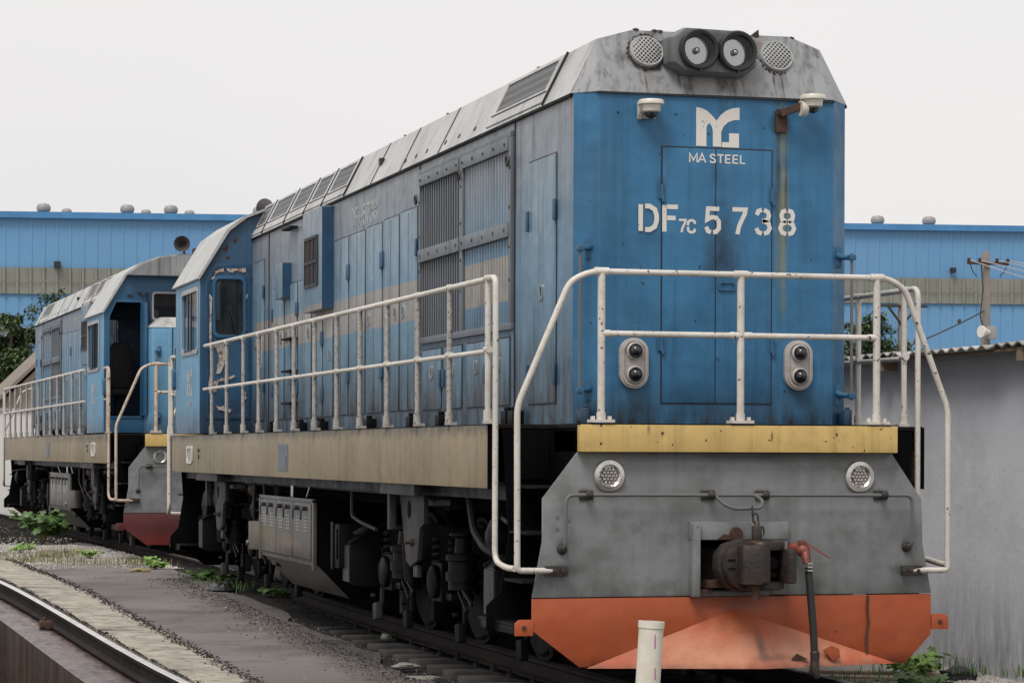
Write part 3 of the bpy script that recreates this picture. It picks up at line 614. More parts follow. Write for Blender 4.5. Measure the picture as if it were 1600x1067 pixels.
def loco(name, origin, rz, mirror, label, second=False):
    global XF
    root = empty(name, origin, rz); tag(root, label, 'locomotive')
    XF = ((lambda p: Vector((p.x, LEN - p.y, p.z))), True) if mirror else ((lambda p: Vector(p)), False)
    sg = 1 if mirror else -1; th = .002 if not mirror else -.002
    side = 'blue_side'; fr = 'blue_front'
    pipe_e = 'rusty_pipe' if second else 'cream_pipe'
    # underframe, deck, sills
    B().box(-1.10, 1.10, .60, LEN - .60, 1.12, 1.74).done('underframe', 'black', root)
    B().box(-1.645, 1.645, .585, LEN - .585, 1.752, 1.784).box(-1.16, 1.16, .07, .584, 1.752, 1.782).box(-1.16, 1.16, LEN - .584, LEN - .07, 1.752, 1.782).done('deck', 'dark_steel', root, bev=.004)
    for s in (-1, 1):
        sl_ = B().box(s * 1.62, s * 1.65, .585, LEN - .585, 1.335, 1.775).done('side_sill', 'sill', root, bev=.004)
        for ye in (.574, LEN - .584): B().box(s * 1.58, s * 1.652, ye, ye + .0095, 1.33, 1.777).done('end_cap', 'black', sl_)
        B().box(s * 1.3, s * 1.619, .60, LEN - .6, 1.352, 1.38).box(s * 1.45, s * 1.47, .6, LEN - .6, 1.25, 1.35).done('sill_flange', 'black_gloss', sl_)
        if s < 0:
            B().box(-1.656, -1.651, 7.95, 8.45, 1.40, 1.66).box(-1.660, -1.657, 8.03, 8.37, 1.43, 1.55).done('builder_plate', 'plate_metal', sl_)
            fl = B().prism(rrect(14.02, 14.46, 1.44, 1.655, .05), 'x', -1.664, -1.651, holes=[rrect(14.08, 14.40, 1.475, 1.62, .04)]).done('filler_frame', 'cream_pipe', sl_)
            B().box(-1.654, -1.6505, 14.09, 14.39, 1.48, 1.615).done('filler_cover', 'vent_grey', sl_)
            B().lathe([(.035, 0), (.03, .01), (0, .012)], (-1.65, 13.55, 1.53), (-1, 0, 0), 12).lathe([(.02, 0), (.02, .02), (0, .02)], (-1.65, 13.52, 1.6), (-1, 0, 0), 10).done('plug', 'iron', sl_)
        # side hand rail and its posts
        r = .021
        ys = [.586, 1.66, 2.65, 3.70, 4.72, 5.67, 6.67, 7.66, 8.57, 9.57, 10.50, 11.57, 12.60]
        xr = 1.65 if s < 0 else 1.60; yd = .385 if s < 0 else .58
        if s > 0: ys[0] = .82
        top = [(s * 1.60, .06, .80), (s * 1.62, .20, .80), (s * xr, yd, .84), (s * xr, yd, 2.795), (s * xr, yd + .2, 2.79), (s * xr, 13.13, 2.815)]
        sm = 'cream_pipe' if s > 0 else 'grey_pipe'
        h = B().tube(top, r, 10, fillet=.08).tube([(s * xr, ys[0], 2.288), (s * xr, 13.17, 2.312)], .018, 10)
        for y in ys:
            for z in (2.795, 2.30): h.cyl((s * xr, y - .04, z), (s * xr, y + .04, z), .026, n=10)
        h = h.done('side_handrail', 'cream_pipe', root)
        p0 = None
        for y in ys:
            if p0 is None or True:
                p = B().cyl((s * xr, y, 1.80), (s * xr, y, 2.79), .0215, n=10).cyl((s * xr, y, 1.80), (s * xr, y, 1.88), .032, n=10)
                p.box(s * (xr - .05), s * (xr + .025), y - .04, y + .04, 1.786, 1.808)
                p.done('post', sm if y > .6 else 'cream_pipe', h)
        # cab end stair rail
        h = B().tube([(s * 1.60, LEN - .06, .80), (s * 1.65, LEN - .25, .80), (s * 1.65, LEN - .43, .86), (s * 1.65, LEN - .43, 2.75), (s * 1.65, LEN - .62, 2.78), (s * 1.65, LEN - .93, 2.77)], r, 10, fillet=.08)
        h.cyl((s * 1.645, LEN - .586, 1.80), (s * 1.645, LEN - .586, 2.77), .024, n=10).cyl((s * 1.645, LEN - .586, 2.30), (s * 1.645, LEN - .93, 2.30), .018, n=8).box(s * 1.6, s * 1.68, LEN - .64, LEN - .53, 1.786, 1.812)
        h.done('stair_handrail', pipe_e if s < 0 and second else 'cream_pipe', root)
    # front beams
    for y0, y1 in ((-.035, .05), (LEN - .05, LEN + .035)):
        bm_ = B().box(-1.165, 1.165, y0, y1, 1.592, 1.778).done('front_beam', 'yellow', root, bev=.005)
        B().box(-1.17, 1.17, min(y0, y1) + .005, max(y0, y1), 1.7795, 1.787).done('beam_top', 'dark_steel', bm_)
    end_plate(root, 'plow_red' if second else 'orange', 'rod_grey', True, .055, 1)
    end_plate(root, 'plow_red' if second else 'black', 'rod_grey', False, LEN - .055, -1)
    steps_end(root, 1, .055, .58); steps_end(root, -1, LEN - .055, LEN - .58)
    handrails_end(root, 'cream_pipe', 0.0, 1); handrails_end(root, pipe_e, LEN, -1)
    B().box(-1.165, 1.165, .09, .58, 1.2, 1.59).done('end_box', 'black', root)
    B().box(-1.165, 1.165, LEN - .58, LEN - .09, 1.2, 1.59).done('end_box', 'black', root)

    # ---- long hood
    body = B().box(-1.028, 1.028, .602, 13.45, 1.79, 4.11).done('long_hood', side, root)
    nose = B().prism([(-.877, .456), (.877, .456), (1.028, .60), (-1.028, .60)], 'z', 1.79, 4.115).done('hood_front', fr, root)
    # double door on the front
    for x0, x1 in ((-.418, -.024), (-.016, .400)):
        d = B().box(x0, x1, .448, .4555, 1.940, 3.735).done('front_door', fr, nose, bev=.003)
    B().box(-.428, .410, .4535, .4558, 1.930, 3.745).done('door_seal', 'seal', nose)
    for z in (3.42, 2.35):
        for x in (-.424, .406): B().cyl((x, .442, z - .05), (x, .442, z + .05), .013, n=8).cyl((x + .01, .44, z - .07), (x + .01, .44, z - .03), .014, n=8).box(x - .03, x + .03, .446, .450, z - .045, z + .045).done('hinge', 'blue_plain', nose)
    lt = B().prism(rrect(.0, .13, 2.735, 2.80, .015), 'y', .436, .448, holes=[rrect(.015, .115, 2.75, 2.787, .01)]).done('door_handle', 'blue_plain', nose)
    # lettering
    if not second:
        logo((-.005, .4555, 3.893), (1, 0, 0), (0, 0, 1), .326, .285, 'company_logo', 'white_paint', nose)
        b = B()
        x = -.222
        for ch, wd in (('M', .062), ('A', .060), (' ', .012), ('S', .052), ('T', .05), ('E', .05), ('E', .05), ('L', .048)):
            if ch != ' ': b.stroke(G[ch], .0105, (x, .4478, 3.636), (1, 0, 0), (0, 0, 1), sx=wd / .64, sy=.062)
            x += wd + .0065
        b.done('company_name', 'white_paint', nose)
        b = B()
        for ch, x0, wd, z0, ht, sw in (('D', -.602, .15, 3.141, .187, .034), ('F', -.422, .12, 3.141, .187, .032), ('7', -.300, .058, 3.140, .092, .016), ('C', -.238, .066, 3.137, .094, .018),
                                       ('5', -.104, .115, 3.137, .187, .031), ('7', .097, .115, 3.137, .187, .031), ('3', .275, .118, 3.137, .187, .031)):
            b.stroke(G[ch], sw, (x0, .4478, z0), (1, 0, 0), (0, 0, 1), sx=wd / .56, sy=ht)
        b.done('number_lettering', 'white_paint', nose)
        B().stroke(G['8'], .031, (.461, .4555, 3.139), (1, 0, 0), (0, 0, 1), sx=.118 / .56, sy=.187).done('number_lettering', 'yellow' if False else 'white_paint', nose)
    # number on the side of the hood
    b = B(); yy = 7.98 if not mirror else 6.95; 
    for ch, wd, ht, dz in (('D', .17, .2, 0), ('F', .13, .2, 0), ('7', .07, .1, 0), ('C', .07, .1, 0), ('5', .13, .2, 0), ('7', .13, .2, 0), ('3', .13, .2, 0), ('8', .13, .2, 0)):
        b.stroke(G[ch], .03 if ht > .15 else .016, (-1.0285, yy, 3.76), (0, sg, 0), (0, 0, 1), th=th, sx=wd / .56, sy=ht); yy += sg * (wd + .028)
    b.done('number_lettering', 'white_faded', body)
    # marker lights
    for x in (-.633, .604):
        zc = 2.214; o = rrect(x - .104, x + .104, zc - .178, zc + .178, .103, 8)
        ml = B().prism(o, 'y', .415, .456).done('marker_light', 'lamp_body', root, bev=.012)
        i_ = rrect(x - .09, x + .09, zc - .163, zc + .163, .089, 8); j_ = rrect(x - .078, x + .078, zc - .151, zc + .151, .077, 8)
        B().prism(i_, 'y', .403, .4149, holes=[j_]).done('rim', 'lamp_body', ml, bev=.003)
        for dz in (.085, -.08):
            B().lathe([(.062, 0), (.062, .022), (.052, .03), (.048, .012)], (x, .415, zc + dz), (0, -1, 0), 24).done('bezel', 'lamp_body', ml)
            B().lathe([(.05, .0), (.048, .03), (.036, .055), (.02, .07), (0, .075)], (x, .415, zc + dz), (0, -1, 0), 20).done('lens', 'glass_dark', ml)
    handle_rod(root, -1.025, .44, 2.02, 3.01, .09, .075)
    handle_rod(root, 1.0, .40, 2.0, 2.99, -.06, .11)
    for s in (-1, 1):
        q = B().cyl((s * .985, .44, 1.79), (s * .985, .44, 1.90), .035, n=12).cyl((s * .985, .44, 1.9), (s * .985, .44, 1.92), .02, n=8).box(s * .95, s * 1.02, .43, .56, 1.80, 1.88).done('bolt_box', 'blue_dark', nose, bev=.006)
    # side doors on the near side, with seals, hinges and latches
    doors = [(1.00, 1.70, 1.945, 3.732), (5.20, 5.84, 1.96, 3.73), (5.90, 6.52, 1.96, 3.72), (6.58, 7.24, 1.955, 3.71), (7.30, 8.00, 1.955, 3.70), (8.06, 8.72, 1.955, 3.70),
             (8.80, 9.26, 1.95, 2.95), (9.32, 9.80, 1.95, 2.95), (9.90, 10.60, 1.95, 3.42), (10.68, 11.36, 1.95, 3.42), (11.44, 12.10, 1.95, 3.42), (12.66, 13.30, 1.95, 3.8),
             (2.22, 2.82, 1.95, 2.46), (2.90, 3.50, 1.95, 2.46), (3.66, 4.22, 1.95, 2.46), (4.34, 4.98, 1.95, 2.46)]
    for s in (-1, 1):
        X = s * 1.028
        for i, (y0, y1, z0, z1) in enumerate(doors):
            if s > 0 and i > 3: break
            if not (s > 0): B().box(X + s * .001, X + s * .0035, y0 - .012, y1 + .012, z0 - .012, z1 + .012).done('door_seal', 'seal', body)
            d = B().box(X + s * .002, X + s * .012, y0, y1, z0, z1).done('side_door', 'blue_door', body, bev=.003)
            if s > 0: continue
            yh = y0 + .0 if i % 2 else y1 - .0
            if i == 0: hz = [(y0, 3.33), (y1, 3.30), (y0, 2.15), (y1, 2.16)]
            else: hz = [(yh, z0 + .22 * (z1 - z0)), (yh, z0 + .80 * (z1 - z0))] if z1 - z0 > .7 else [(yh, (z0 + z1) / 2)]
            for (hy, z) in hz: B().box(X - .028, X - .012, hy - .028, hy + .028, z - .075, z + .075).done('hinge', 'blue_dark', d, bev=.004)
            yl = (y0 + y1) / 2 if i in (0, 12, 13, 14, 15) else (y1 - .12 if i % 2 else y0 + .12)
            zl = 2.755 if i == 0 else (2.84 if z1 > 3 else z0 + .62 * (z1 - z0))
            B().prism(rrect(yl - .05, yl + .05, zl - .055, zl + .055, .015), 'x', X - .020, X - .011, holes=[rrect(yl - .03, yl + .03, zl - .035, zl + .035, .01)]).box(X - .026, X - .012, yl - .012, yl + .02, zl - .035, zl + .03).done('latch', 'chrome', d)
            B().box(X - .0135, X - .0122, yl - .03, yl + .03, zl - .035, zl + .035).done('latch_well', 'seal', d)
            if i > 0 and y1 - y0 > .6 and z1 > 3: B().box(X - .018, X - .0122, (y0 + y1) / 2 - .008, (y0 + y1) / 2 + .008, z0 + .02, z1 - .02).done('rib', 'blue_door', d, bev=.002)
    X = -1.028
    B().box(X - .010, X, 12.36, 12.385, 1.80, 4.10).box(X - .008, X, 2.08, 2.10, 1.8, 4.10).box(X - .008, X, 5.11, 5.13, 1.8, 4.1).done('seam_strip', 'seal', body)
    # rust and peeled corner patch near the cab
    B().prism([(12.75, 2.9), (12.86, 3.0), (13.0, 2.98), (13.02, 2.6), (12.9, 2.45), (12.78, 2.6)], 'x', X - .0135, X - .0121).done('peeled_patch', 'peeled_paint', body)
    # radiator shutters: two wide frames of vertical slats in two rows
    fm = B()
    for y0, y1, z0, z1 in ((2.12, 5.06, 3.985, 4.03), (2.12, 5.06, 2.52, 2.575), (2.12, 2.18, 2.575, 3.985), (3.56, 3.67, 2.575, 3.985), (5.02, 5.06, 2.575, 3.985)):
        fm.box(X - .03, X, y0, y1, z0, z1)
    fm.box(X - .042, X - .012, 2.18, 3.56, 3.885, 3.984).box(X - .042, X - .012, 3.67, 5.02, 3.885, 3.984)
    fm.box(X - .046, X - .014, 2.16, 3.58, 3.225, 3.335).box(X - .046, X - .014, 3.65, 5.03, 3.225, 3.335)
    F = fm.done('shutter_frame', 'frame_grey', body, bev=.004)
    bt = B()
    for y in [2.25 + k * .32 for k in range(5)] + [3.72 + k * .31 for k in range(5)]:
        bt.cyl((X - .05, y, 3.28), (X - .04, y, 3.28), .016, n=8).cyl((X - .05, y, 3.935), (X - .04, y, 3.935), .012, n=8)
    for z in (2.9, 3.15, 3.45, 3.75):
        for y in (2.15, 3.615, 5.04): bt.cyl((X - .036, y, z), (X - .028, y, z), .012, n=8)
    for y, z in ((5.09, 3.78), (3.62, 3.84), (2.15, 3.80)): bt.tube([(X - .05, y + .04 * math.cos(a), z + .04 * math.sin(a)) for a in [k * .628 for k in range(10)]], .009, 6, closed=True)
    bt.done('frame_bolts', 'iron', body)
    for (y0, y1, op) in ((3.67, 5.02, True), (2.18, 3.56, False)):
        for (z0, z1) in ((2.575, 3.225), (3.335, 3.885)):
            B().box(X - .003, X - .001, y0, y1, z0, z1).done('shutter_dark', 'seal', body)  # black sheet paints the dark gaps behind the shallow slats
            sb = B(); n = 17
            for k in range(n):
                y = y0 + (k + .5) * (y1 - y0) / n
                if op: sb.box(X - .0155, X - .008, y - .010, y + .018, z0, z1)
                else:
                    h_ = (y1 - y0) / n / 2; sb.prism([(X - .0035, y - h_ * .8), (X - .014, y - h_ * .6), (X - .014, y + h_ * .1), (X - .0035, y + h_ * .2)], 'z', z0, z1)
            sb.done('shutter_slats', 'frame_grey' if op else 'blue_side', body)
    # louvre cabinet and small box standing out from the side
    lb = B().box(-1.15, -1.03, 8.80, 9.78, 3.03, 4.07).done('louvre_cabinet', 'blue_door', body, bev=.006)
    B().box(-1.148, -1.03, 8.792, 8.799, 3.04, 4.06).done('shaded_end_sheet', 'blue_dark', lb)  # darker sheet paints the shade on the end of the cabinet
    B().box(-1.155, -1.151, 9.0, 9.62, 3.30, 3.78).done('louvre_well', 'seal', lb)
    g = B()
    for z in (3.29, 3.53, 3.78): g.box(-1.168, -1.152, 8.98, 9.64, z - .015, z + .015)
    for y in (8.99, 9.2, 9.41, 9.63): g.box(-1.168, -1.152, y - .012, y + .012, 3.3, 3.78)
    for k in range(14): g.box(-1.158, -1.1555, 9.0 + k * .045, 9.02 + k * .045, 3.3, 3.78)
    g.done('louvre_bars', 'under_grey', lb)
    sb = B().box(-1.13, -1.03, 11.05, 11.5, 3.27, 3.66).done('junction_box', 'blue_door', body, bev=.006)
    B().box(-1.127, -1.03, 11.042, 11.049, 3.28, 3.65).done('shaded_end_sheet', 'blue_dark', sb)  # end of the box coloured darker to paint its shaded side
    for z in (2.10, 2.45, 2.80, 4.0): B().box(-1.13, -1.04, 10.62, 11.1, z, z + .022).done('foot_rung', 'dark_steel', body)
    for y in (1.9, 2.1, 4.15, 5.2, 6.9, 9.1, 9.3, 10.2, 10.5, 11.9): B().box(-1.12, -1.03, y - .07, y + .07, 1.79, 1.90).cyl((-1.08, y, 1.9), (-1.08, y, 1.93), .03, n=8).done('mounting_foot', 'black_gloss', body, bev=.01)
    # ---- roof of the long hood
    def sec(y, a): return [(-1.05, y, 4.11), (-.85, y + a, 4.505), (-.60, y + a, 4.575), (.60, y + a, 4.575), (.85, y + a, 4.505), (1.05, y, 4.11)]
    s0 = sec(.62, .03); s1 = sec(13.6, 0)
    rb = B(); vs = s0 + s1
    rb.add(vs, [(i, i + 1, i + 7, i + 6) for i in range(5)] + [(0, 6, 11, 5), (11, 10, 9, 8, 7, 6)])
    A = [(-.885, .446, 4.11), (.87, .446, 4.118), (1.05, .62, 4.11), (.85, .65, 4.505), (.60, .62, 4.585), (-.60, .62, 4.575), (-.85, .65, 4.505), (-1.05, .62, 4.11)]
    rf = rb.done('hood_roof', 'roof_side', root, smooth=20)
    q = B().add(A + [(-.6, .68, 4.576), (.6, .68, 4.576)], [(0, 1, 3, 4, 5, 6), (0, 6, 7), (1, 2, 3), (5, 4, 9, 8), (0, 7, 2, 1)])
    rfront = q.done('roof_front', 'roof_grey', root, smooth=8, recalc=False)
    B().box(-.9, .885, .438, .47, 4.098, 4.110).done('roof_lip', 'seal', rfront)
    B().box(-1.052, -1.03, .62, 13.45, 4.088, 4.108).box(1.03, 1.052, .62, 13.45, 4.088, 4.108).done('drip_edge', 'dark_steel', rf)
    n_ = Vector((-.395, 0, .20)).normalized(); up_ = Vector((.20, 0, .395)).normalized(); P0 = Vector((-1.05, 0, 4.11))
    def slope(y0, y1, t0, t1, h, nm, mt, par, bev=.003, holes=None, inset=None, lift=0):
        b = B()
        def pt(y, t, k): v = P0 + up_ * t + n_ * k; return (v.x, y, v.z)
        if holes:
            a0, a1, c0, c1 = holes
            for (ya, yb_, ta, tb) in ((y0, y1, t0, c0), (y0, y1, c1, t1), (y0, a0, c0, c1), (a1, y1, c0, c1)):
                b.add([pt(y, t, k) for k in (lift, h + lift) for y, t in ((ya, ta), (yb_, ta), (yb_, tb), (ya, tb))], [(3, 2, 1, 0), (4, 5, 6, 7), (0, 1, 5, 4), (1, 2, 6, 5), (2, 3, 7, 6), (3, 0, 4, 7)])
        else:
            b.add([pt(y, t, k) for k in (lift, h + lift) for y, t in ((y0, t0), (y1, t0), (y1, t1), (y0, t1))], [(3, 2, 1, 0), (4, 5, 6, 7), (0, 1, 5, 4), (1, 2, 6, 5), (2, 3, 7, 6), (3, 0, 4, 7)])
        return b.done(nm, mt, par, bev=bev)
    for (y0, y1) in ((1.30, 2.90), (8.22, 9.28), (9.33, 10.24), (10.29, 11.36), (11.41, 12.70), (12.76, 13.5)):
        f = slope(y0, y1, .03, .43, .012, 'roof_grille', 'roof_side', rf, holes=(y0 + .13, y1 - .10, .15, .40), bev=0)
        slope(y0 + .13, y1 - .10, .15, .40, .003, 'grille_mesh', 'mesh_roof', f, bev=0, lift=.001)
        slope(y0 + .05, y1 - .05, .115, .125, .006, 'grille_groove', 'seal', f, bev=0, lift=.0115)
        slope(y0 - .02, y0 + .0, .0, .44, .018, 'grille_edge', 'seal', f, bev=0)
    for y in (4.4, 5.8, 7.0): slope(y, y + .02, .0, .44, .006, 'roof_seam', 'under_grey', rf, bev=0)
    b = B()
    for y in (3.35, 3.85, 4.3, 4.95, 5.35, 5.75):
        v = P0 + up_ * .09; b.lathe([(.022, -.002), (.022, .006), (0, .008)], (v.x, y, v.z), n_, 8)
    v = P0 + up_ * .2; b.box(v.x - .02, v.x + .02, 6.9, 6.98, v.z, v.z + .06)
    for y in (2.2, 5.0, 6.6): b.box(-.82, -.80, y, y + .03, 4.51, 4.535)
    b.done('roof_bolts', 'seal', rf)
    # roof-front fittings
    for x in (-.50, .485):
        zc = 4.415 if x < 0 else 4.425; nn = Vector((0, -.39, .16)).normalized(); up2 = Vector((0, .16, .39)).normalized()
        o = Vector((x, .446 + (zc - 4.11) * .44, zc)) + nn * .001
        v = B().lathe([(.122, -.01), (.122, .022), (.114, .028), (.010, .028), (0, .028)], o, nn, 36).done('vent_cover', 'mesh_vent', rfront)
        B().lathe([(.124, 0), (.126, .016), (.118, .031), (.108, .0295)], o, nn, 36, cap=False).done('vent_ring', 'vent_grey', v)
        rr = random.Random(int(x * 100) + 5); bw = B()
        for k in range(46):
            a = 2 * math.pi * k / 46 + rr.uniform(-.05, .05); rad = .136 + rr.uniform(-.008, .010)
            c = o + Vector((math.cos(a) * rad, 0, 0)) + up2 * (math.sin(a) * rad) + nn * .004
            bw.ball(c, rr.uniform(.006, .013), 6)
        bw.done('weld_bead', 'iron', v)
    # double headlight in its octagonal box
    o = [(-.355, 4.33), (-.275, 4.272), (.165, 4.266), (.245, 4.325), (.250, 4.49), (.16, 4.563), (-.27, 4.570), (-.355, 4.505)]
    hb = B()
    big = [(-.385, 4.33), (-.275, 4.255), (.175, 4.250), (.275, 4.325), (.275, 4.49), (.18, 4.572), (-.27, 4.58), (-.385, 4.505)]
    hl = [[(cx + .112 * math.cos(a), 4.417 + .112 * math.sin(a)) for a in [2 * math.pi * k / 28 for k in range(28)]] for cx in (-.185, .102)]
    hb.prism(o, 'y', .375, .383, holes=hl).prism(big, 'y', .50, .68)
    hb.add([(x, .379, z) for x, z in o] + [(x, .44, z) for x, z in big] + [(x, .50, z) for x, z in big], [(i + q * 8, (i + 1) % 8 + q * 8, (i + 1) % 8 + 8 + q * 8, i + 8 + q * 8) for q in (0, 1) for i in range(8)])
    hb = hb.done('headlight', 'housing_grey', root, bev=.004)
    for x in (-.185, .102):
        z = 4.417
        B().lathe([(.116, -.01), (.142, .0), (.145, .035), (.134, .050), (.114, .046), (.110, .02), (.108, .005)], (x, .372, z), (0, -1, 0), 40, cap=False).done('rim', 'seal', hb)
        B().lathe([(.112, .012), (.110, -.005), (.103, -.028), (.094, -.046)], (x, .372, z), (0, -1, 0), 32, cap=False).done('reflector_dark_ring', 'black_gloss', hb)  # outer reflector coloured dark so the bright inner part reads as a glint
        B().lathe([(.094, -.046), (.075, -.075), (.045, -.094), (.012, -.102), (0, -.102)], (x, .372, z), (0, -1, 0), 32).done('reflector', 'reflector_m', hb)
        B().ball((x, .40, z), .024, 10).cyl((x, .47, z), (x, .40, z), .02, n=8).done('bulb', 'chrome', hb)
        B().lathe([(.116, .028), (.08, .036), (.04, .040), (0, .042)], (x, .372, z), (0, -1, 0), 32).done('glass', 'lens_clear', hb)
        B().box(x - .006, x + .006, .318, .372, z - .15, z - .128).done('clip', 'seal', hb)
    for x, z in ((-.56, 4.58), (-.42, 4.578), (-.38, 4.576), (.62, 4.575), (.35, 4.58)): B().ball((x, .63, z), .018, 6, sq=(1.6, 1, .8)).done('roof_lug', 'iron', rfront)
    B().prism([(.30, 4.575), (.37, 4.578), (.365, 4.625)], 'y', .62, .64).done('torn_tab', 'iron', rfront)
    # dome cameras on the front
    for x, z, arm in ((-.536, 4.0, False), (.655, 4.075, True)):
        yc = .36 if not arm else .30
        c = B().lathe([(.0, .052), (.084, .05), (.092, .038), (.092, .018), (.070, .012), (.066, -.03), (.055, -.038)], (x, yc, z), (0, 0, 1), 28).done('security_camera', 'cam_white', root)
        B().ball((x, yc, z - .036), .048, 18, sq=(1, 1, .95)).done('dome', 'glass_dark', c)
        if not arm: B().prism([(yc, 4.02), (.455, 4.04), (.455, 3.93), (.44, 3.92), (yc + .02, 3.975)], 'x', x - .075, x - .045).box(x - .075, x + .06, .44, .456, 3.93, 4.04).done('mount', 'cam_white', c, bev=.004)
        else:
            B().lathe([(.05, 0), (.06, .02), (.055, .05)], (x - .04, yc + .02, z - .045), (-1, 0, 0), 16).done('mount', 'cam_white', c)
            B().beam((.455, .40, 4.0), (.60, .31, 4.055), .035, .05).box(.425, .51, .425, .4545, 3.87, 4.02).box(.43, .50, .40, .43, 3.99, 4.03).done('camera_arm', 'rust', c)

    # ---- cab
    y0, y1 = 13.45, 15.41
    ring = [(a, b_) for a, b_ in CAB]
    dw = [(-1.56, 1.95), (-1.56, 3.58), (-1.44, 3.80), (-1.10, 3.80), (-1.10, 1.95)]
    def wall(y, holes, nm, mt):
        return B().prism(ring, 'y', y, y + .035, holes=holes).done(nm, mt, root, bev=.004)
    wn = rrect(-1.475, -1.145, 2.965, 3.62, .06)
    w1 = wall(y0, [wn, [(1.10, 2.95), (1.48, 2.95), (1.48, 3.6), (1.10, 3.6)]], 'cab_wall', 'blue_dark')
    # raised frame of the cab door with peeling paint round it
    of = [(-1.60, 1.97), (-1.60, 3.60), (-1.48, 3.80), (-1.06, 3.80), (-1.06, 1.97)]
    inn = [(-1.555, 2.02), (-1.555, 3.58), (-1.46, 3.745), (-1.09, 3.745), (-1.09, 2.02)]
    B().prism(of, 'y', y0 - .012, y0 - .001, holes=[inn]).done('door_frame', 'blue_dark', w1, bev=.003)
    B().prism(rrect(-1.51, -1.11, 2.925, 3.66, .08), 'y', y0 - .020, y0 - .001, holes=[wn]).done('window_frame', 'blue_plain', w1, bev=.005)
    B().prism(rrect(-1.480, -1.140, 2.96, 3.625, .06), 'y', y0 + .005, y0 + .011).done('window', 'glass', w1)
    B().prism(rrect(-1.482, -1.138, 2.958, 3.627, .06), 'y', y0 + .0, y0 + .012, holes=[rrect(-1.462, -1.158, 2.98, 3.605, .05)]).done('window_seal', 'seal', w1)
    B().beam((-1.21, y0 - .03, 2.93), (-1.31, y0 - .025, 3.3), .012, .012).beam((-1.31, y0 - .022, 3.14), (-1.33, y0 - .022, 3.42), .016, .01).done('wiper', 'seal', w1)
    if not mirror:
        pr = random.Random(3)
        def patch(pts):
            q = []
            for (a, b_) , (c, d) in zip(pts, pts[1:] + pts[:1]):
                for k in range(4):
                    t = k / 4; q.append((a + (c - a) * t + pr.uniform(-.009, .009), b_ + (d - b_) * t + pr.uniform(-.012, .012)))
            return B().prism(q, 'y', y0 - .0135, y0 - .0118).done('peeled_patch', 'peeled_paint', w1)
        for pts in ([(-1.535, 3.60), (-1.45, 3.735), (-1.38, 3.75), (-1.38, 3.715), (-1.46, 3.68)], [(-1.36, 3.75), (-1.12, 3.75), (-1.12, 3.70), (-1.2, 3.72), (-1.3, 3.70)],
                    [(-1.545, 2.62), (-1.545, 3.45), (-1.52, 3.4), (-1.525, 2.7)], [(-1.49, 2.86), (-1.38, 2.86), (-1.34, 2.72), (-1.40, 2.52), (-1.47, 2.5), (-1.43, 2.7)],
                    [(-1.47, 2.44), (-1.38, 2.45), (-1.24, 2.50), (-1.24, 2.46), (-1.36, 2.40)], [(-1.55, 2.28), (-1.46, 2.28), (-1.44, 2.42), (-1.50, 2.40), (-1.545, 2.50)],
                    [(-1.47, 2.14), (-1.38, 2.12), (-1.28, 2.08), (-1.30, 2.05), (-1.44, 2.08)], [(-1.115, 3.3), (-1.10, 3.45), (-1.13, 3.42)], [(-1.115, 2.95), (-1.10, 3.15), (-1.13, 3.1)], [(-1.17, 2.16), (-1.10, 2.22), (-1.12, 2.3), (-1.16, 2.26)]): patch(pts)
        for pts in ([(-1.40, 3.98), (-1.32, 4.02), (-1.34, 3.94)], [(-1.27, 4.08), (-1.21, 4.12), (-1.23, 4.04)], [(-1.36, 3.88), (-1.30, 3.90), (-1.31, 3.84)]):
            o_ = patch(pts); o_.data.materials[0] = MATS['rust']; o_.location.y += .011
    # end wall (towards the short hood): open doorway and square window
    w2 = wall(y1 - .035, [[(-1.57, 2.05), (-1.57, 3.56), (-1.47, 3.78), (-1.10, 3.78), (-1.10, 2.05)], [(-.90, 3.54), (-.90, 3.92), (-.40, 3.92), (-.40, 3.54)]], 'cab_wall', 'blue_plain')
    B().prism(rrect(-.93, -.37, 3.51, 3.95, .05), 'y', y1 + .001, y1 + .016, holes=[rrect(-.90, -.40, 3.54, 3.92, .04)]).done('window_frame', 'vent_grey', w2, bev=.003)
    B().box(-.905, -.395, y1 - .02, y1 - .012, 3.535, 3.925).done('window', 'glass_dark', w2)
    B().prism([(-1.60, 2.02), (-1.60, 3.57), (-1.49, 3.81), (-1.07, 3.81), (-1.07, 2.02)], 'y', y1 + .001, y1 + .014, holes=[[(-1.57, 2.05), (-1.57, 3.56), (-1.47, 3.78), (-1.10, 3.78), (-1.10, 2.05)]]).done('door_frame', 'blue_plain', w2, bev=.003)
    B().box(-1.10, -1.06, y1 + .015, y1 + .42, 2.06, 3.76).done('cab_door', 'blue_plain', w2, bev=.006)
    B().tube([(-1.0, y1 + .02, 3.9), (-.98, y1 + .03, 3.75), (-.96, y1 + .03, 3.5), (-.9, y1 + .03, 3.44), (-.7, y1 + .03, 3.5)], .012, 6, fillet=.03).tube([(-1.13, y1 + .02, 3.93), (-1.05, y1 + .06, 3.87)], .014, 6).box(-1.3, -1.22, y1 + .001, y1 + .012, 3.86, 3.9).box(-1.02, -.98, y1, y1 + .03, 3.88, 3.93).done('cable', 'seal', w2)
    for s in (-1, 1):
        X2 = s * 1.655
        wz = rrect(13.62, 14.84, 2.80, 3.49, .06)
        sw = B().prism([(y0 + .036, 1.80), (y1 - .036, 1.80), (y1 - .036, 3.655), (y0 + .036, 3.655)], 'x', X2 - s * .035, X2, holes=[wz]).done('cab_side', 'blue_light', root, bev=.003)
        B().prism(rrect(13.57, 14.89, 2.745, 3.545, .08), 'x', X2 + s * .001, X2 + s * .014, holes=[wz]).done('window_frame', 'vent_grey', sw, bev=.003)
        wf = B()
        for y in (14.12, 14.34): wf.box(X2 - s * .004, X2 + s * .012, y - .02, y + .02, 2.80, 3.49)
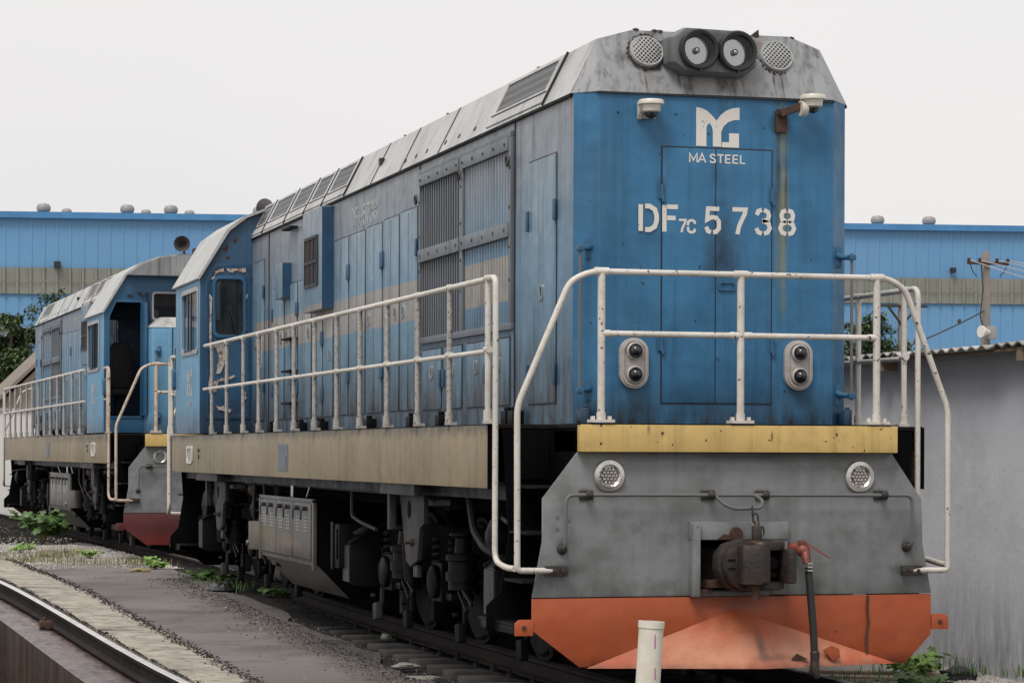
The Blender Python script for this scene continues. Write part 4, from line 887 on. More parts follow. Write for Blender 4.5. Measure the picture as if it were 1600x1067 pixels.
        wf.box(X2 - s * .02, X2 + s * .02, 14.0, 14.6, 2.79, 2.81)
        wf.done('window_bars', 'seal', sw)
        for ya, yb_ in ((13.60, 14.22), (14.25, 14.86)): B().box(X2 - s * (.012 if ya < 14 else .022), X2 - s * (.008 if ya < 14 else .018), ya, yb_, 2.79, 3.50).done('window', 'glass', sw)
        if s < 0:
            logo((X2 - .001, 14.25, 2.42), (0, sg, 0), (0, 0, 1), .40, .34, 'company_logo', 'white_faded', sw, th=th)
            b = B(); yy = 14.25 - sg * .17
            for ch in 'MASTEEL': b.stroke(G[ch], .009, (X2 - .001, yy, 2.13), (0, sg, 0), (0, 0, 1), th=th, sx=.038 / .6, sy=.055); yy += sg * .049
            b.done('company_name', 'white_faded', sw)
            mb = B().box(X2 - .05, X2 - .002, y1 - .30, y1 - .12, 2.34, 2.62).cyl((X2 - .03, y1 - .2, 2.6), (X2 - .03, y1 - .2, 2.86), .012, n=6) if False else B().prism(rrect(y1 + .01, y1 + .17, 2.36, 2.62, .04), 'x', X2 - .03, X2 + .03).cyl((X2, y1 + .05, 2.6), (X2, y1 + .05, 2.88), .01, n=6)
            mb.done('mirror', 'blue_plain', sw, bev=.01)
    # roof shell over the cab
    RF = CAB[1:-1]; n = len(RF)
    o_ = [(a * 1.012, b_ + .012) for a, b_ in RF]; i_ = [(a * .99, b_ - .012) for a, b_ in RF]
    o_[0] = (-1.70, 3.62); o_[-1] = (1.70, 3.62); i_[0] = (-1.672, 3.61); i_[-1] = (1.672, 3.61)
    cr_ = B().prism(o_ + list(reversed(i_)), 'y', y0 - .06, y1 + .06).done('cab_roof', 'roof_side', root, smooth=20)
    vis = [(a, b_ - .016) for a, b_ in RF[1:-1]]
    B().prism(vis, 'y', y1 + .02, y1 + .22).done('roof_visor', 'roof_grey', cr_)
    if not mirror or True:
        hn = B()
        hx = -.42
        for dx in (0,):
            hn.lathe([(.03, .0), (.05, .1), (.07, .2), (.105, .30), (.125, .33), (.11, .325), (.06, .25), (.0, .2)], (hx - dx, y1 - .15, 4.66 - dx * .1), (-.25, 1, .05), 24)
            hn.cyl((hx - dx, y1 - .1, 4.5), (hx - dx, y1 - .1, 4.64), .02, n=8)
        hn.box(hx + .12, hx + .2, y1 - .1, y1 + .1, 4.50, 4.62)
        hn.done('horn', 'under_grey', root)
    # cab inside
    B().box(-1.6, 1.6, y0 + .05, y1 - .05, 1.80, 2.02).done('cab_floor', 'seat_black', root)
    for sx_ in (-1.30, 1.1):
        st = B().box(sx_ - .22, sx_ + .22, y1 - 1.25, y1 - .8, 2.38, 2.5).cyl((sx_, y1 - 1.0, 2.0), (sx_, y1 - 1.0, 2.4), .05, n=10)
        st.prism([(sx_ - .2, 2.5), (sx_ - .17, 3.1), (sx_ - .1, 3.2), (sx_ + .1, 3.2), (sx_ + .17, 3.1), (sx_ + .2, 2.5)], 'y', y1 - .86, y1 - .76)
        st.done('driver_seat', 'seat_black', root, bev=.03)
    # ---- short hood
    sh = B().prism([(-1.05, 15.42), (-1.05, LEN - .56), (-.97, LEN - .456), (.97, LEN - .456), (1.05, LEN - .56), (1.05, 15.42)], 'z', 1.79, 3.385)
    sh = sh.done('short_hood', 'blue_light', root, bev=.004)
    B().loft([[(-1.06, 15.42, 3.386), (-1.06, LEN - .55, 3.386), (-.975, LEN - .45, 3.386), (.975, LEN - .45, 3.386), (1.06, LEN - .55, 3.386), (1.06, 15.42, 3.386)],
              [(-.84, 15.42, 3.545), (-.84, LEN - .62, 3.545), (-.80, LEN - .60, 3.545), (.80, LEN - .60, 3.545), (.84, LEN - .62, 3.545), (.84, 15.42, 3.545)]]).done('short_hood_top', 'roof_side', sh, smooth=15)
    B().box(-.70, -.685, LEN - .455, LEN - .45, 1.85, 3.37).box(-1.052, -1.0505, 15.5, 15.7, 2.9, 3.0).done('seam', 'seal', sh)
    handle_rod(root, -.94, LEN - .40, 2.02, 3.02, .05, -.045)
    # air-conditioner on the cab end
    ac = B().box(-.42, .3, y1 + .225, y1 + .45, 3.56, 4.12).done('air_conditioner', 'cam_white', root, bev=.02)
    g = B()
    for k in range(14): g.box(-.424, -.4205, y1 + .25, y1 + .43, 3.62 + k * .033, 3.635 + k * .033)
    g.done('grille', 'seal', ac)

    # ---- underframe equipment and bogies
    bogie(root, 3.9); bogie(root, 12.46)
    b = B().box(-1.5, -1.0, 7.38, 10.3, .50, 1.13).prism([(-1.5, .50), (-1.5, .52), (1.5, .52), (1.5, .50), (1.1, .22), (-1.1, .22)], 'y', 6.35, 10.3) if False else B().prism([(-1.47, .52), (-1.47, 1.12), (1.47, 1.12), (1.47, .52), (1.15, .20), (-1.15, .20)], 'y', 7.38, 10.28)
    tk = b.done('fuel_tank', 'black', root, bev=.01)
    B().prism([(7.38, .50), (10.2, .50), (10.0, .24), (6.9, .24)], 'x', -1.30, -1.16).done('tank_skirt', 'battery', tk) if False else None
    B().add([(-1.475, 7.37, .515), (-1.475, 10.25, .515), (-1.16, 10.25, .195), (-1.16, 7.37, .195)], [(0, 1, 2, 3)]).add([(-1.47, 7.37, .505), (-1.47, 10.25, .505), (-1.155, 10.25, .185), (-1.155, 7.37, .185)], [(3, 2, 1, 0)]).done('tank_slope', 'battery', tk)
    bc = B().box(-1.505, -1.475, 7.42, 10.20, .50, 1.125).box(-1.52, -1.48, 7.36, 10.26, 1.10, 1.135).box(-1.52, -1.48, 7.36, 7.42, .46, 1.13).box(-1.52, -1.48, 10.2, 10.26, .46, 1.13).done('battery_case', 'battery', tk, bev=.004)
    for k in range(3):
        ya = 7.50 + k * .90
        dd = B().box(-1.517, -1.506, ya, ya + .87, .555, 1.09).done('battery_door', 'battery', bc, bev=.003)
        for e in (.2, .6):
            g = B()
            for r_ in range(5):
                for c_ in range(2): g.box(-1.524, -1.5175, ya + e + c_ * .085 - .06, ya + e + c_ * .085 + .005, .82 + r_ * .032, .832 + r_ * .032)
            g.done('door_louvres', 'chrome', dd)
            B().cyl((-1.518, ya + e, 1.04), (-1.56, ya + e, 1.04), .022, n=8).tube([(-1.545, ya + e, 1.04), (-1.56, ya + e + .05, 1.02), (-1.56, ya + e + .07, .93)], .008, 6).done('door_lever', 'iron', dd)
    B().box(-1.52, -1.507, 7.45, 10.2, .535, .55).done('case_groove', 'seal', bc)
    B().beam((-1.4, 8.2, 1.12), (-1.42, 7.9, 1.26), .05, .02).beam((-1.4, 9.9, 1.12), (-1.42, 9.82, 1.26), .05, .02).cyl((-1.4, 9.0, 1.12), (-1.4, 9.0, 1.25), .02, n=8).done('tie_straps', 'chrome', bc)
    B().cyl((-1.45, 10.42, .55), (-1.45, 10.42, .85), .15, n=18).cyl((-1.52, 10.45, .62), (-1.62, 10.45, .62), .03, n=10).done('filter', 'battery', tk, bev=.01)
    B().box(-1.46, -1.2, 6.45, 6.75, .52, .92).box(-1.475, -1.462, 6.5, 6.56, .6, .88).box(-1.478, -1.46, 6.65, 6.74, .5, .94).done('switch_box', 'black_gloss', tk, bev=.006)
    for s in (-1, 1):
        for ya, yb_, yc_ in ((3.0, 3.95, 3.9), (12.55, 13.85, 12.46)):
            g = B().box(s * 1.55, s * 1.62, ya - .12, yb_ + .12, 1.245, 1.345)
            g.box(s * 1.50, s * 1.56, ya + .98, ya + 1.06, .95, 1.25)
            g.prism([(ya + .12, 1.24), (ya + .12, 1.02), (ya + .26, .98), (ya + .34, .72), (ya + .58, .66), (ya + .72, .70), (ya + .95, 1.24)], 'x', s * 1.44, s * 1.48, holes=[arc(ya + .62, 1.12, .07, .075, 0, 330, 11)])
            g.box(s * 1.42, s * 1.46, ya + .42, ya + .56, .58, .68)
            g.done('traction_bracket', 'under_grey', root, bev=.004)
            B().lathe([(.03, 0), (.03, .03), (.015, .03), (.015, .07)], (s * 1.48, ya + .48, .86), (s, 0, 0), 8).done('bracket_bolt', 'iron', root)
            # damper beside the bracket
            B().cyl((s * 1.38, ya + 1.0, .52), (s * 1.4, ya + 1.02, .86), .045, n=12).cyl((s * 1.4, ya + 1.02, .86), (s * 1.4, ya + 1.03, 1.0), .025, n=10).done('damper', 'dark_steel', root)
        for yw in (3.53, 13.15):
            wl = B().box(s * 1.20, s * 1.32, yw - .17, yw + .17, 1.155, 1.205).done('work_light', 'vent_grey', root, bev=.008)
            B().lathe([(.10, 0), (.095, -.05), (.05, -.09), (0, -.095)], (s * 1.26, yw, 1.155), (0, 0, 1), 18).done('lens', 'lens_clear', wl)
    # air reservoirs, pipes and cables under the frame
    B().lathe([(.0, 0), (.15, .04), (.19, .1), (.19, .9), (.15, .96), (0, 1)], (-1.1, 1.0, .98), (0, 1, 0), 24).done('air_reservoir', 'black_gloss', root)
    B().lathe([(.0, 0), (.15, .04), (.19, .1), (.19, .9), (.15, .96), (0, 1)], (-1.1, 14.3, .98), (0, 1, 0), 24).done('air_reservoir', 'black_gloss', root)
    B().lathe([(.0, 0), (.15, .04), (.19, .1), (.19, .9), (.15, .96), (0, 1)], (-1.15, 10.9, .95), (0, 1, 0), 24).done('air_reservoir', 'black_gloss', root)
    B().tube([(-1.35, 6.4, 1.27), (-1.35, 6.4, 1.0), (-1.33, 6.1, .95), (-1.3, 5.6, .9)], .018, 8, fillet=.06).tube([(-1.42, .7, 1.30), (-1.42, 15.6, 1.30)], .02, 8).tube([(-1.36, 5.0, 1.24), (-1.36, 12.0, 1.24)], .015, 8).tube([(-1.4, 10.6, 1.3), (-1.4, 10.6, 1.0), (-1.35, 10.8, .8)], .016, 8, fillet=.05).tube([(-1.4, 11.2, 1.3), (-1.4, 11.25, .9), (-1.3, 11.5, .7)], .02, 8, fillet=.05).tube([(-1.25, 1.2, 1.15), (-1.45, .9, 1.12), (-1.5, .62, 1.1)], .015, 8).tube([(-1.3, 2.4, 1.25), (-1.32, 2.2, 1.0), (-1.3, 1.9, .85), (-1.15, 1.7, .8)], .03, 8, fillet=.1).done('air_pipes', 'under_grey', root)
    B().lathe([(.05, 0), (.13, .02), (.13, .16), (.05, .2)], (-1.3, 1.15, .98), (-1, 0, 0), 20).done('blower', 'black_gloss', root)
    B().lathe([(.0, 0), (.10, .0), (.10, .14), (0, .18)], (-1.25, 11.35, .95), (-1, 0, 0), 20).done('blower', 'black_gloss', root)
    B().lathe([(.0, 0), (.18, .0), (.18, .1), (0, .14)], (-1.25, 15.0, .92), (-1, 0, 0), 20).done('blower', 'black_gloss', root)
    B().ball((-1.35, 11.55, 1.17), .09, 12, sq=(.7, 1.6, .8)).done('lagged_valve', 'rust', root)
    XF = None
    return root

near = loco('locomotive', (0, 0, 0), 0, False, 'near blue diesel locomotive with orange plow, white MA STEEL logo and number on its nose')
far = loco('locomotive', (-.04, 21.55, .07), R(1.1), True, 'farther blue diesel locomotive with a dark red plow and open cab door', second=True)

# ---------------------------------------------------------------- ground and tracks
def ss(t): t = min(1, max(0, t)); return t * t * (3 - 2 * t)
def zg(y): return -.20 + .17 * ss((y - 3) / 13)
def zr(y): return .06 * ss((y - 5) / 15)
def tx(y):        # the track bends gently to the left beyond the first locomotive
    if y < 17: return 0.
    if y < 41: return -.0192 * (y - 19.4) if y > 21.8 else -.0192 * (y - 17) ** 2 / 9.6
    return -.0192 * 21.6 - .0192 * (y - 41) - .0012 * (y - 41) ** 2
def strip(name, xa, xb, ys, zoff, mat, kind='structure', jitter=0, thick=None, label=None):
    """a sheet between the curves xa(y) and xb(y) that follows the ground"""
    b = B(); nx = 6; vs = []; rr = random.Random(len(name))
    for y in ys:
        for i in range(nx + 1):
            t = i / nx; x = xa(y) * (1 - t) + xb(y) * t
            if i in (0, nx): x += rr.uniform(-jitter, jitter)
            vs.append((x, y, zg(y) + zoff))
    b.add(vs, [(j * (nx + 1) + i, j * (nx + 1) + i + 1, (j + 1) * (nx + 1) + i + 1, (j + 1) * (nx + 1) + i) for j in range(len(ys) - 1) for i in range(nx)])
    o = b.done(name, mat, recalc=False); o['kind'] = kind; return o
YS = [-30, -24, -20] + [-18 + .5 * i for i in range(130)] + [50, 55, 60, 70, 85]
# base sheet with the pit cut out of it
b = B(); xs = [-500, -120, -40, -15, -8, -5.25, -4.32, -3.3, -2, -1, 0, 1, 2, 3, 5, 9, 20, 60, 160, 500]; yy = [-300, -80, -40, -25] + YS[3:-5] + [50, 55, 60, 70, 85, 120, 200, 400, 900]
yy = sorted(set(yy))
vs = [(x, y, zg(y) - .06 - (.05 if -4.4 < x < -3.2 else 0) - (.04 * ss((4 - y) / 3) if x > 1.9 else 0)) for y in yy for x in xs]; n = len(xs)
fs = [(j * n + i, j * n + i + 1, (j + 1) * n + i + 1, (j + 1) * n + i) for j in range(len(yy) - 1) for i in range(n - 1) if not (xs[i] in (-5.25, -4.32) and -16 <= yy[j] < 30)]
g_ = b.add(vs, fs).done('ground', 'gravel_m', recalc=False); g_['kind'] = 'structure'
sA = [y for y in YS if -24 <= y <= 20.6]
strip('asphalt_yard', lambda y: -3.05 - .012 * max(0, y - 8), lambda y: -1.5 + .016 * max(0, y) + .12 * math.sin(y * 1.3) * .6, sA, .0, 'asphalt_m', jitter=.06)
strip('track_bed', lambda y: tx(y) - 1.75, lambda y: tx(y) + 1.75, [y for y in YS if y > -20], -.032, 'ballast_m', jitter=.05)
strip('gravel_patch', lambda y: -3.25 - .03 * (y - 20) - .2, lambda y: tx(y) - 1.2, [20.3 + .8 * i for i in range(12)], -.004, 'gravel_m', jitter=.2)
strip('dirt_patch', lambda y: -5.5, lambda y: tx(y) - 1.15, [28.5 + i for i in range(22)], -.003, 'dirt_m', jitter=.3)
def k2(y): return -3.42 - .030 * max(0, y - 3) - .0008 * max(0, y - 5) ** 2 * .6     # centre line of the second rail
# concrete edge strip beside the second rail, laid in slabs
kb = B(); y = -14.
rr = random.Random(2)
while y < 27:
    l = 1.0
    for t in range(1):
        a, c = y + .012, y + l - .012
        j = rr.uniform(-.008, .012); w0 = k2(y) + .09; w1 = -2.86 - .02 * max(0, y - 6) + rr.uniform(-.02, .02)
        kb.add([(w0, a, zg(a) + .022 + j), (w1, a, zg(a) + .012), (w1, c, zg(c) + .012), (w0, c, zg(c) + .022 + j), (w0, a, zg(a) - .3), (w1, a, zg(a) - .3), (w1, c, zg(c) - .3), (w0, c, zg(c) - .3)],
               [(0, 1, 2, 3), (0, 4, 5, 1), (1, 5, 6, 2), (2, 6, 7, 3), (3, 7, 4, 0)])
    y += l
o = kb.done('concrete_kerb', 'kerb_m', recalc=False); o['kind'] = 'structure'

RP = [(-.036, 0), (.036, 0), (.036, -.03), (.012, -.045), (.012, -.125), (.066, -.14), (.066, -.152), (-.066, -.152), (-.066, -.14), (-.012, -.125), (-.012, -.045), (-.036, -.03)]
def rail(cx, zf, ys, label, shine, group):
    b = B(); b.loft([[(cx(y) + a, y, zf(y) + c) for a, c in RP] for y in ys])
    o = b.done('rail', 'rail_side', None, smooth=30); tag(o, label, 'rail', group)
    h = B(); h.loft([[(cx(y) + a, y, zf(y) + c) for a, c in ((-.036, .0), (-.030, .0035), (.030, .0035), (.036, .0), (.036, -.004), (-.036, -.004))] for y in ys])
    h.done('rail_head', shine, o, smooth=20); return o
YR = [-22 + 2 * i for i in range(50)]
rail(lambda y: tx(y) - .7535, zr, YR, 'dull running rail under the locomotives on the side towards the asphalt', 'rail_dull', 'rails of the locomotive track')
rail(lambda y: tx(y) + .7535, zr, YR, 'rail under the locomotives on the side towards the grey building', 'rail_dull', 'rails of the locomotive track')
yk = [-16 + i for i in range(58)]
rail(k2, lambda y: zg(y) + .028, yk, 'polished curving rail beside the pale concrete strip, above the pit', 'rail_shine', 'rails along the pit')
rail(lambda y: -5.40, lambda y: zg(y) + .028, yk, 'rail on the far side of the inspection pit, nearest the camera', 'rail_shine', 'rails along the pit')
# pit: ledge, wall, floor
def lw(y): return -3.92 - .024 * max(0, y - 4) - .0006 * max(0, y - 5) ** 2
lb = B(); nx = 7; rr = random.Random(9); ny = [-16 + .12 * i for i in range(400)]
vs = []
for y in ny:
    for i in range(nx + 1):
        t = i / nx; x = lw(y) * (1 - t) + (k2(y) + .0) * t
        bump = .028 * max(0, math.sin(y * 2 * math.pi / .56)) ** 2 * (1 if .25 < t < .8 else 0) + rr.uniform(0, .012)
        vs.append((x, y, zg(y) - .15 + (bump if i else 0) - .02 * t))
lb.add(vs, [(j * (nx + 1) + i, j * (nx + 1) + i + 1, (j + 1) * (nx + 1) + i + 1, (j + 1) * (nx + 1) + i) for j in range(len(ny) - 1) for i in range(nx)])
o = lb.done('pit_ledge', 'ledge_m', recalc=False); o['kind'] = 'structure'
pw = B()
for a, c in zip(ny[::8], ny[8::8]): pw.add([(lw(a), a, zg(a) - .151), (lw(c), c, zg(c) - .151), (lw(c) - .01, c, -1.6), (lw(a) - .01, a, -1.6)], [(0, 1, 2, 3)])
pw.add([(-5.2, -16, -1.6), (-3.8, -16, -1.6), (-3.8, 32, -1.6), (-5.2, 32, -1.6), (-5.2, -16, -.2), (-5.2, 32, -.2)], [(0, 1, 2, 3), (0, 3, 5, 4)])
o = pw.done('pit_wall', 'pitwall_m', recalc=False); o['kind'] = 'structure'
b = B().box(k2(10.2) - .17, k2(10.2) - .05, 10.1, 10.24, zg(10) - .13, zg(10) - .06).cyl((k2(10.2) - .12, 10.17, zg(10) - .06), (k2(10.2) - .12, 10.17, zg(10) - .02), .02, n=8)
tag(b.done('rail_clamp', 'rust', bev=.006), 'rusty clamp bolted against the polished rail above the pit', 'clamp')
b = B().box(k2(4) - .0, k2(4) + .02, 3.2, 3.6, zg(4) - .0, zg(4) + .0)

# sleepers
b = B()
sec = [(-1.25, -.0, .115), (-1.18, .0, .125), (-.95, -.0, .12), (-.75, -.035, .11), (0, -.05, .10), (.75, -.035, .11), (.95, 0, .12), (1.18, 0, .125), (1.25, 0, .115)]
b.loft([[(x, -w_, z - .2), (x, -w_ * .82, z - .02), (x, -w_ * .7, z), (x, w_ * .7, z), (x, w_ * .82, z - .02), (x, w_, z - .2)] for x, z, w_ in sec])
sl0 = b.done('sleeper', 'sleeper_m', None, bev=.008)
tag(sl0, 'dark oily concrete sleeper under the track of the locomotives', 'sleeper', 'sleepers of the locomotive track')
f = B()
for x in (-.7535, .7535):
    for s in (-1, 1): f.box(x + s * .09 - .022, x + s * .09 + .022, -.05, .05, -.04, .012).cyl((x + s * .09, 0, 0), (x + s * .09, 0, .04), .014, n=6)
fa = f.done('rail_fastening', 'rail_side', sl0, bev=.004)
off = fa.location.copy(); zc0 = sl0.location.z
y = -2.9; first = True; rs = random.Random(4)
while y < 38:
    s_, f_ = (sl0, fa) if first else (sl0.copy(), fa.copy())
    if not first:
        COL.objects.link(s_); COL.objects.link(f_); f_.parent = s_
    s_.location = (tx(y) + rs.uniform(-.03, .03), y, zr(y) - .165 + zc0 + rs.uniform(-.008, .004)); first = False
    y += .57

# loose stones: ballast, gravel by the wall, gravel beyond the asphalt
def stones(name, n, area, size, mat, seed, zoff=0.):
    rr = random.Random(seed); b = B()
    for i in range(n):
        x, y = area(rr); s = rr.uniform(*size); z = zg(y) + zoff - s * .2
        q = [Vector((rr.uniform(.6, 1.2) * s, 0, rr.uniform(-.2, .2) * s)), Vector((rr.uniform(-.3, .3) * s, rr.uniform(.5, 1) * s, rr.uniform(-.2, .3) * s)), Vector((-rr.uniform(.6, 1.2) * s, rr.uniform(-.3, .3) * s, 0)), Vector((rr.uniform(-.3, .3) * s, -rr.uniform(.5, 1.1) * s, rr.uniform(-.2, .2) * s)), Vector((rr.uniform(-.4, .4) * s, rr.uniform(-.4, .4) * s, rr.uniform(.5, .95) * s))]
        a = rr.uniform(0, 6.28); M_ = Matrix.Rotation(a, 3, 'Z')
        b.add([M_ @ p + Vector((x, y, z)) for p in q], [(0, 1, 4), (1, 2, 4), (2, 3, 4), (3, 0, 4)])
    o = b.done(name, mat, None, smooth=1, recalc=False); o['kind'] = 'stuff'
    return o
tag(stones('ballast', 12000, lambda r: ((lambda y: (tx(y) + r.choice((-1, -1, -1, 1)) * r.uniform(.2, 1.75), y))(-4 + 40 * r.random() ** 1.3)), (.012, .032), 'ballast_m', 1, -.035), 'dark oily ballast stones between the sleepers', 'ballast')
W('stone_light', (.45, .42, .39), .9, var=.5, vs=25, bump=0); W('stone_grey', (.17, .155, .145), .9, var=.5, vs=20, bump=0)
tag(stones('gravel', 14000, lambda r: (r.uniform(1.1, 3.42), r.uniform(.3, 7)), (.008, .02), 'stone_light', 2, -.075), 'pale fine gravel along the foot of the grey wall', 'gravel')
tag(stones('gravel', 9000, lambda r: ((lambda y: (r.uniform(-3.9 - .02 * y, tx(y) - 1.0), y))(r.uniform(19, 32))), (.012, .035), 'stone_light', 3, -.01), 'pale gravel beyond the far end of the asphalt', 'gravel')
tag(stones('cinders', 5000, lambda r: ((lambda y: (r.uniform(-4.6, tx(y) - 1.0), y))(r.uniform(29, 46))), (.02, .06), 'ballast_m', 5, -.0), 'dark cinders beside the far stretch of track', 'cinders')
def ar(r):
    y = -6 + 26 * r.random(); x = r.uniform(-2.85, -1.3); return x, y
tag(stones('grit', 5200, ar, (.003, .010), 'stone_grey', 6, .001), 'loose grit scattered over the asphalt', 'grit')
tag(stones('grit', 2600, lambda r: ((lambda y: (-1.5 - abs(r.gauss(0, .22)), y))(r.uniform(-2, 16))), (.006, .018), 'ballast_m', 8, .001), 'dark spilled ballast grit along the edge of the asphalt', 'grit')

tag(stones('scattered_stones', 260, lambda r: ((lambda y: (-1.55 - abs(r.gauss(0, .5)), y))(r.uniform(-3, 19))), (.012, .03), 'stone_grey', 18, .0), 'scattered larger stones and clods on the asphalt', 'stones')
tag(stones('kerb_dirt', 5200, lambda r: ((lambda y: (r.choice((k2(y) + .09 + abs(r.gauss(0, .03)), -2.86 - .02 * max(0, y - 6) + r.gauss(0, .04))), y))(r.uniform(-4, 22))), (.005, .018), 'ballast_m', 19, .022), 'dark dirt and crumbs along both edges of the concrete strip', 'dirt')

# ---------------------------------------------------------------- plants
def leafm(b, p, d, l, wd, droop=.2):
    d = Vector(d).normalized(); sd_ = d.cross(Vector((0, 0, 1)));
    sd_ = sd_.normalized() if sd_.length > .01 else Vector((1, 0, 0))
    m = p + d * l * .5 + Vector((0, 0, l * .08)); e = p + d * l - Vector((0, 0, l * droop))
    b.add([p, m + sd_ * wd / 2, e, m - sd_ * wd / 2, m - Vector((0, 0, l * .05))], [(0, 1, 4), (1, 2, 4), (2, 3, 4), (3, 0, 4)])
def lobed(b, c, r_, nrm, rot):
    nrm = Vector(nrm).normalized(); u = nrm.orthogonal().normalized(); v = nrm.cross(u); n = 20; vs = [c + nrm * r_ * .08]
    for k in range(n):
        a = 2 * math.pi * k / n; q = r_ * (.62 + .38 * abs(math.cos(2.5 * a))); vs.append(c + (u * math.cos(a + rot) + v * math.sin(a + rot)) * q - nrm * r_ * .1)
    b.add(vs, [(0, k + 1, (k + 1) % n + 1) for k in range(n)])
def weed(loc, h, sp, n, label, seed, mat='weed_leaf', lr=.05):
    rr = random.Random(seed); root = base('weed', loc, label, 'weed'); st = B(); lf = B(); L0 = Vector(loc)
    for i in range(n):
        a = rr.uniform(0, 6.28); rad = sp * rr.random() ** .5; tip = L0 + Vector((math.cos(a) * rad, math.sin(a) * rad, h * rr.uniform(.4, 1)))
        md = L0 + Vector((math.cos(a) * rad * .3, math.sin(a) * rad * .3, h * .35)); st.tube([L0 + Vector((rr.uniform(-.02, .02), rr.uniform(-.02, .02), -.03)), md, tip], [.004, .003, .002], 4)
        for k in range(7):
            t = rr.uniform(.15, 1.05); p = md + (tip - md) * t + Vector((rr.uniform(-.04, .04), rr.uniform(-.04, .04), rr.uniform(-.03, .03)))
            lobed(lf, p, lr * rr.uniform(.5, 1.15), (rr.uniform(-.7, .5), rr.uniform(-.9, .2), 1), rr.uniform(0, 6))
    st.done('stem', 'straw', root); lf.done('foliage', mat, root, smooth=1, recalc=False); return root
weed((2.55, 2.75, -.27), .22, .30, 16, 'bright green lobed weed at the foot of the grey wall, by the plow corner', 1, 'leaf_light', .055)
weed((2.15, 1.75, -.27), .14, .28, 12, 'darker low weed in the pale gravel in front of the wooden plank', 2, 'weed_leaf', .06)
weed((1.75, 1.9, -.27), .10, .2, 9, 'small straggly weed in the pale gravel near the brake hose', 7, 'weed_leaf', .035)
weed((2.9, 3.1, -.26), .2, .22, 9, 'thin dark weed beside the dark stone at the wall', 3, 'weed_leaf', .04)
weed((-2.05, 28.5, -.03), .62, .52, 36, 'tall leafy green weed growing beside the track by the farther locomotive', 4, 'weed_leaf', .11)
weed((-1.45, 18.6, -.03), .16, .18, 12, 'bright little weed at the end of the asphalt by the rail', 5, 'leaf_light', .045)
weed((-1.15, 15.6, -.04), .16, .4, 20, 'dark creeping weed on the sleepers behind the black bag', 6, 'weed_leaf', .05)
weed((-1.9, 22.5, -.03), .14, .2, 12, 'small yellow green weed on the gravel between asphalt and track', 8, 'leaf_light', .04)
weed((-2.75, 24.8, -.03), .17, .25, 16, 'flowering tuft on the gravel at the left beyond the asphalt', 9, 'leaf_light', .035)
weed((-.85, 12.6, -.08), .12, .25, 12, 'dark weed growing through the ballast under the locomotive tank', 12, 'weed_leaf', .045)
weed((-2.6, 33.5, -.03), .25, .25, 10, 'yellowish weed far left beside the cinders', 13, 'leaf_light', .06)
def grass(name, n, area, h, mat, seed, label):
    rr = random.Random(seed); b = B()
    for i in range(n):
        x, y = area(rr); p = Vector((x, y, zg(y) - .01)); a = rr.uniform(0, 6.28); hh = rr.uniform(*h); d = Vector((math.cos(a), math.sin(a), 0))
        s_ = d.cross(Vector((0, 0, 1))) * .005; t = p + d * hh * rr.uniform(.1, .6) + Vector((0, 0, hh)); m = p + d * hh * .12 + Vector((0, 0, hh * .6))
        b.add([p - s_, p + s_, m + s_ * .7, m - s_ * .7, t], [(0, 1, 2, 3), (3, 2, 4)])
    o = b.done(name, mat, None, smooth=1, recalc=False); tag(o, label, 'grass', kind='stuff')
cl = [(-3.0, 21.5), (-3.3, 24), (-2.1, 24.5), (-2.5, 23), (-1.5, 20.5), (-3.6, 26), (-3.2, 30), (-2.3, 20.9)]
grass('grass', 1400, lambda r: ((lambda c: (c[0] + r.gauss(0, .28), c[1] + r.gauss(0, .5)))(r.choice(cl))), (.03, .12), 'straw', 1, 'dry yellow grass tufts on the gravel')
grass('grass', 1300, lambda r: ((lambda c: (c[0] + r.gauss(0, .2), c[1] + r.gauss(0, .5)))(r.choice(cl + [(-1.2, 15), (-1.1, 14), (-1.2, 16.2)]))), (.03, .10), 'weed_leaf', 2, 'green grass tufts on the gravel and ballast')
cr2 = [(3.2, 3.2), (2.95, 2.6), (3.25, 2.2), (1.6, 1.9), (2.2, 2.4)]
grass('grass', 170, lambda r: ((lambda c: (c[0] + r.gauss(0, .1), c[1] + r.gauss(0, .2)))(r.choice(cr2))), (.04, .15), 'weed_leaf', 3, 'thin grass blades along the foot of the grey wall')

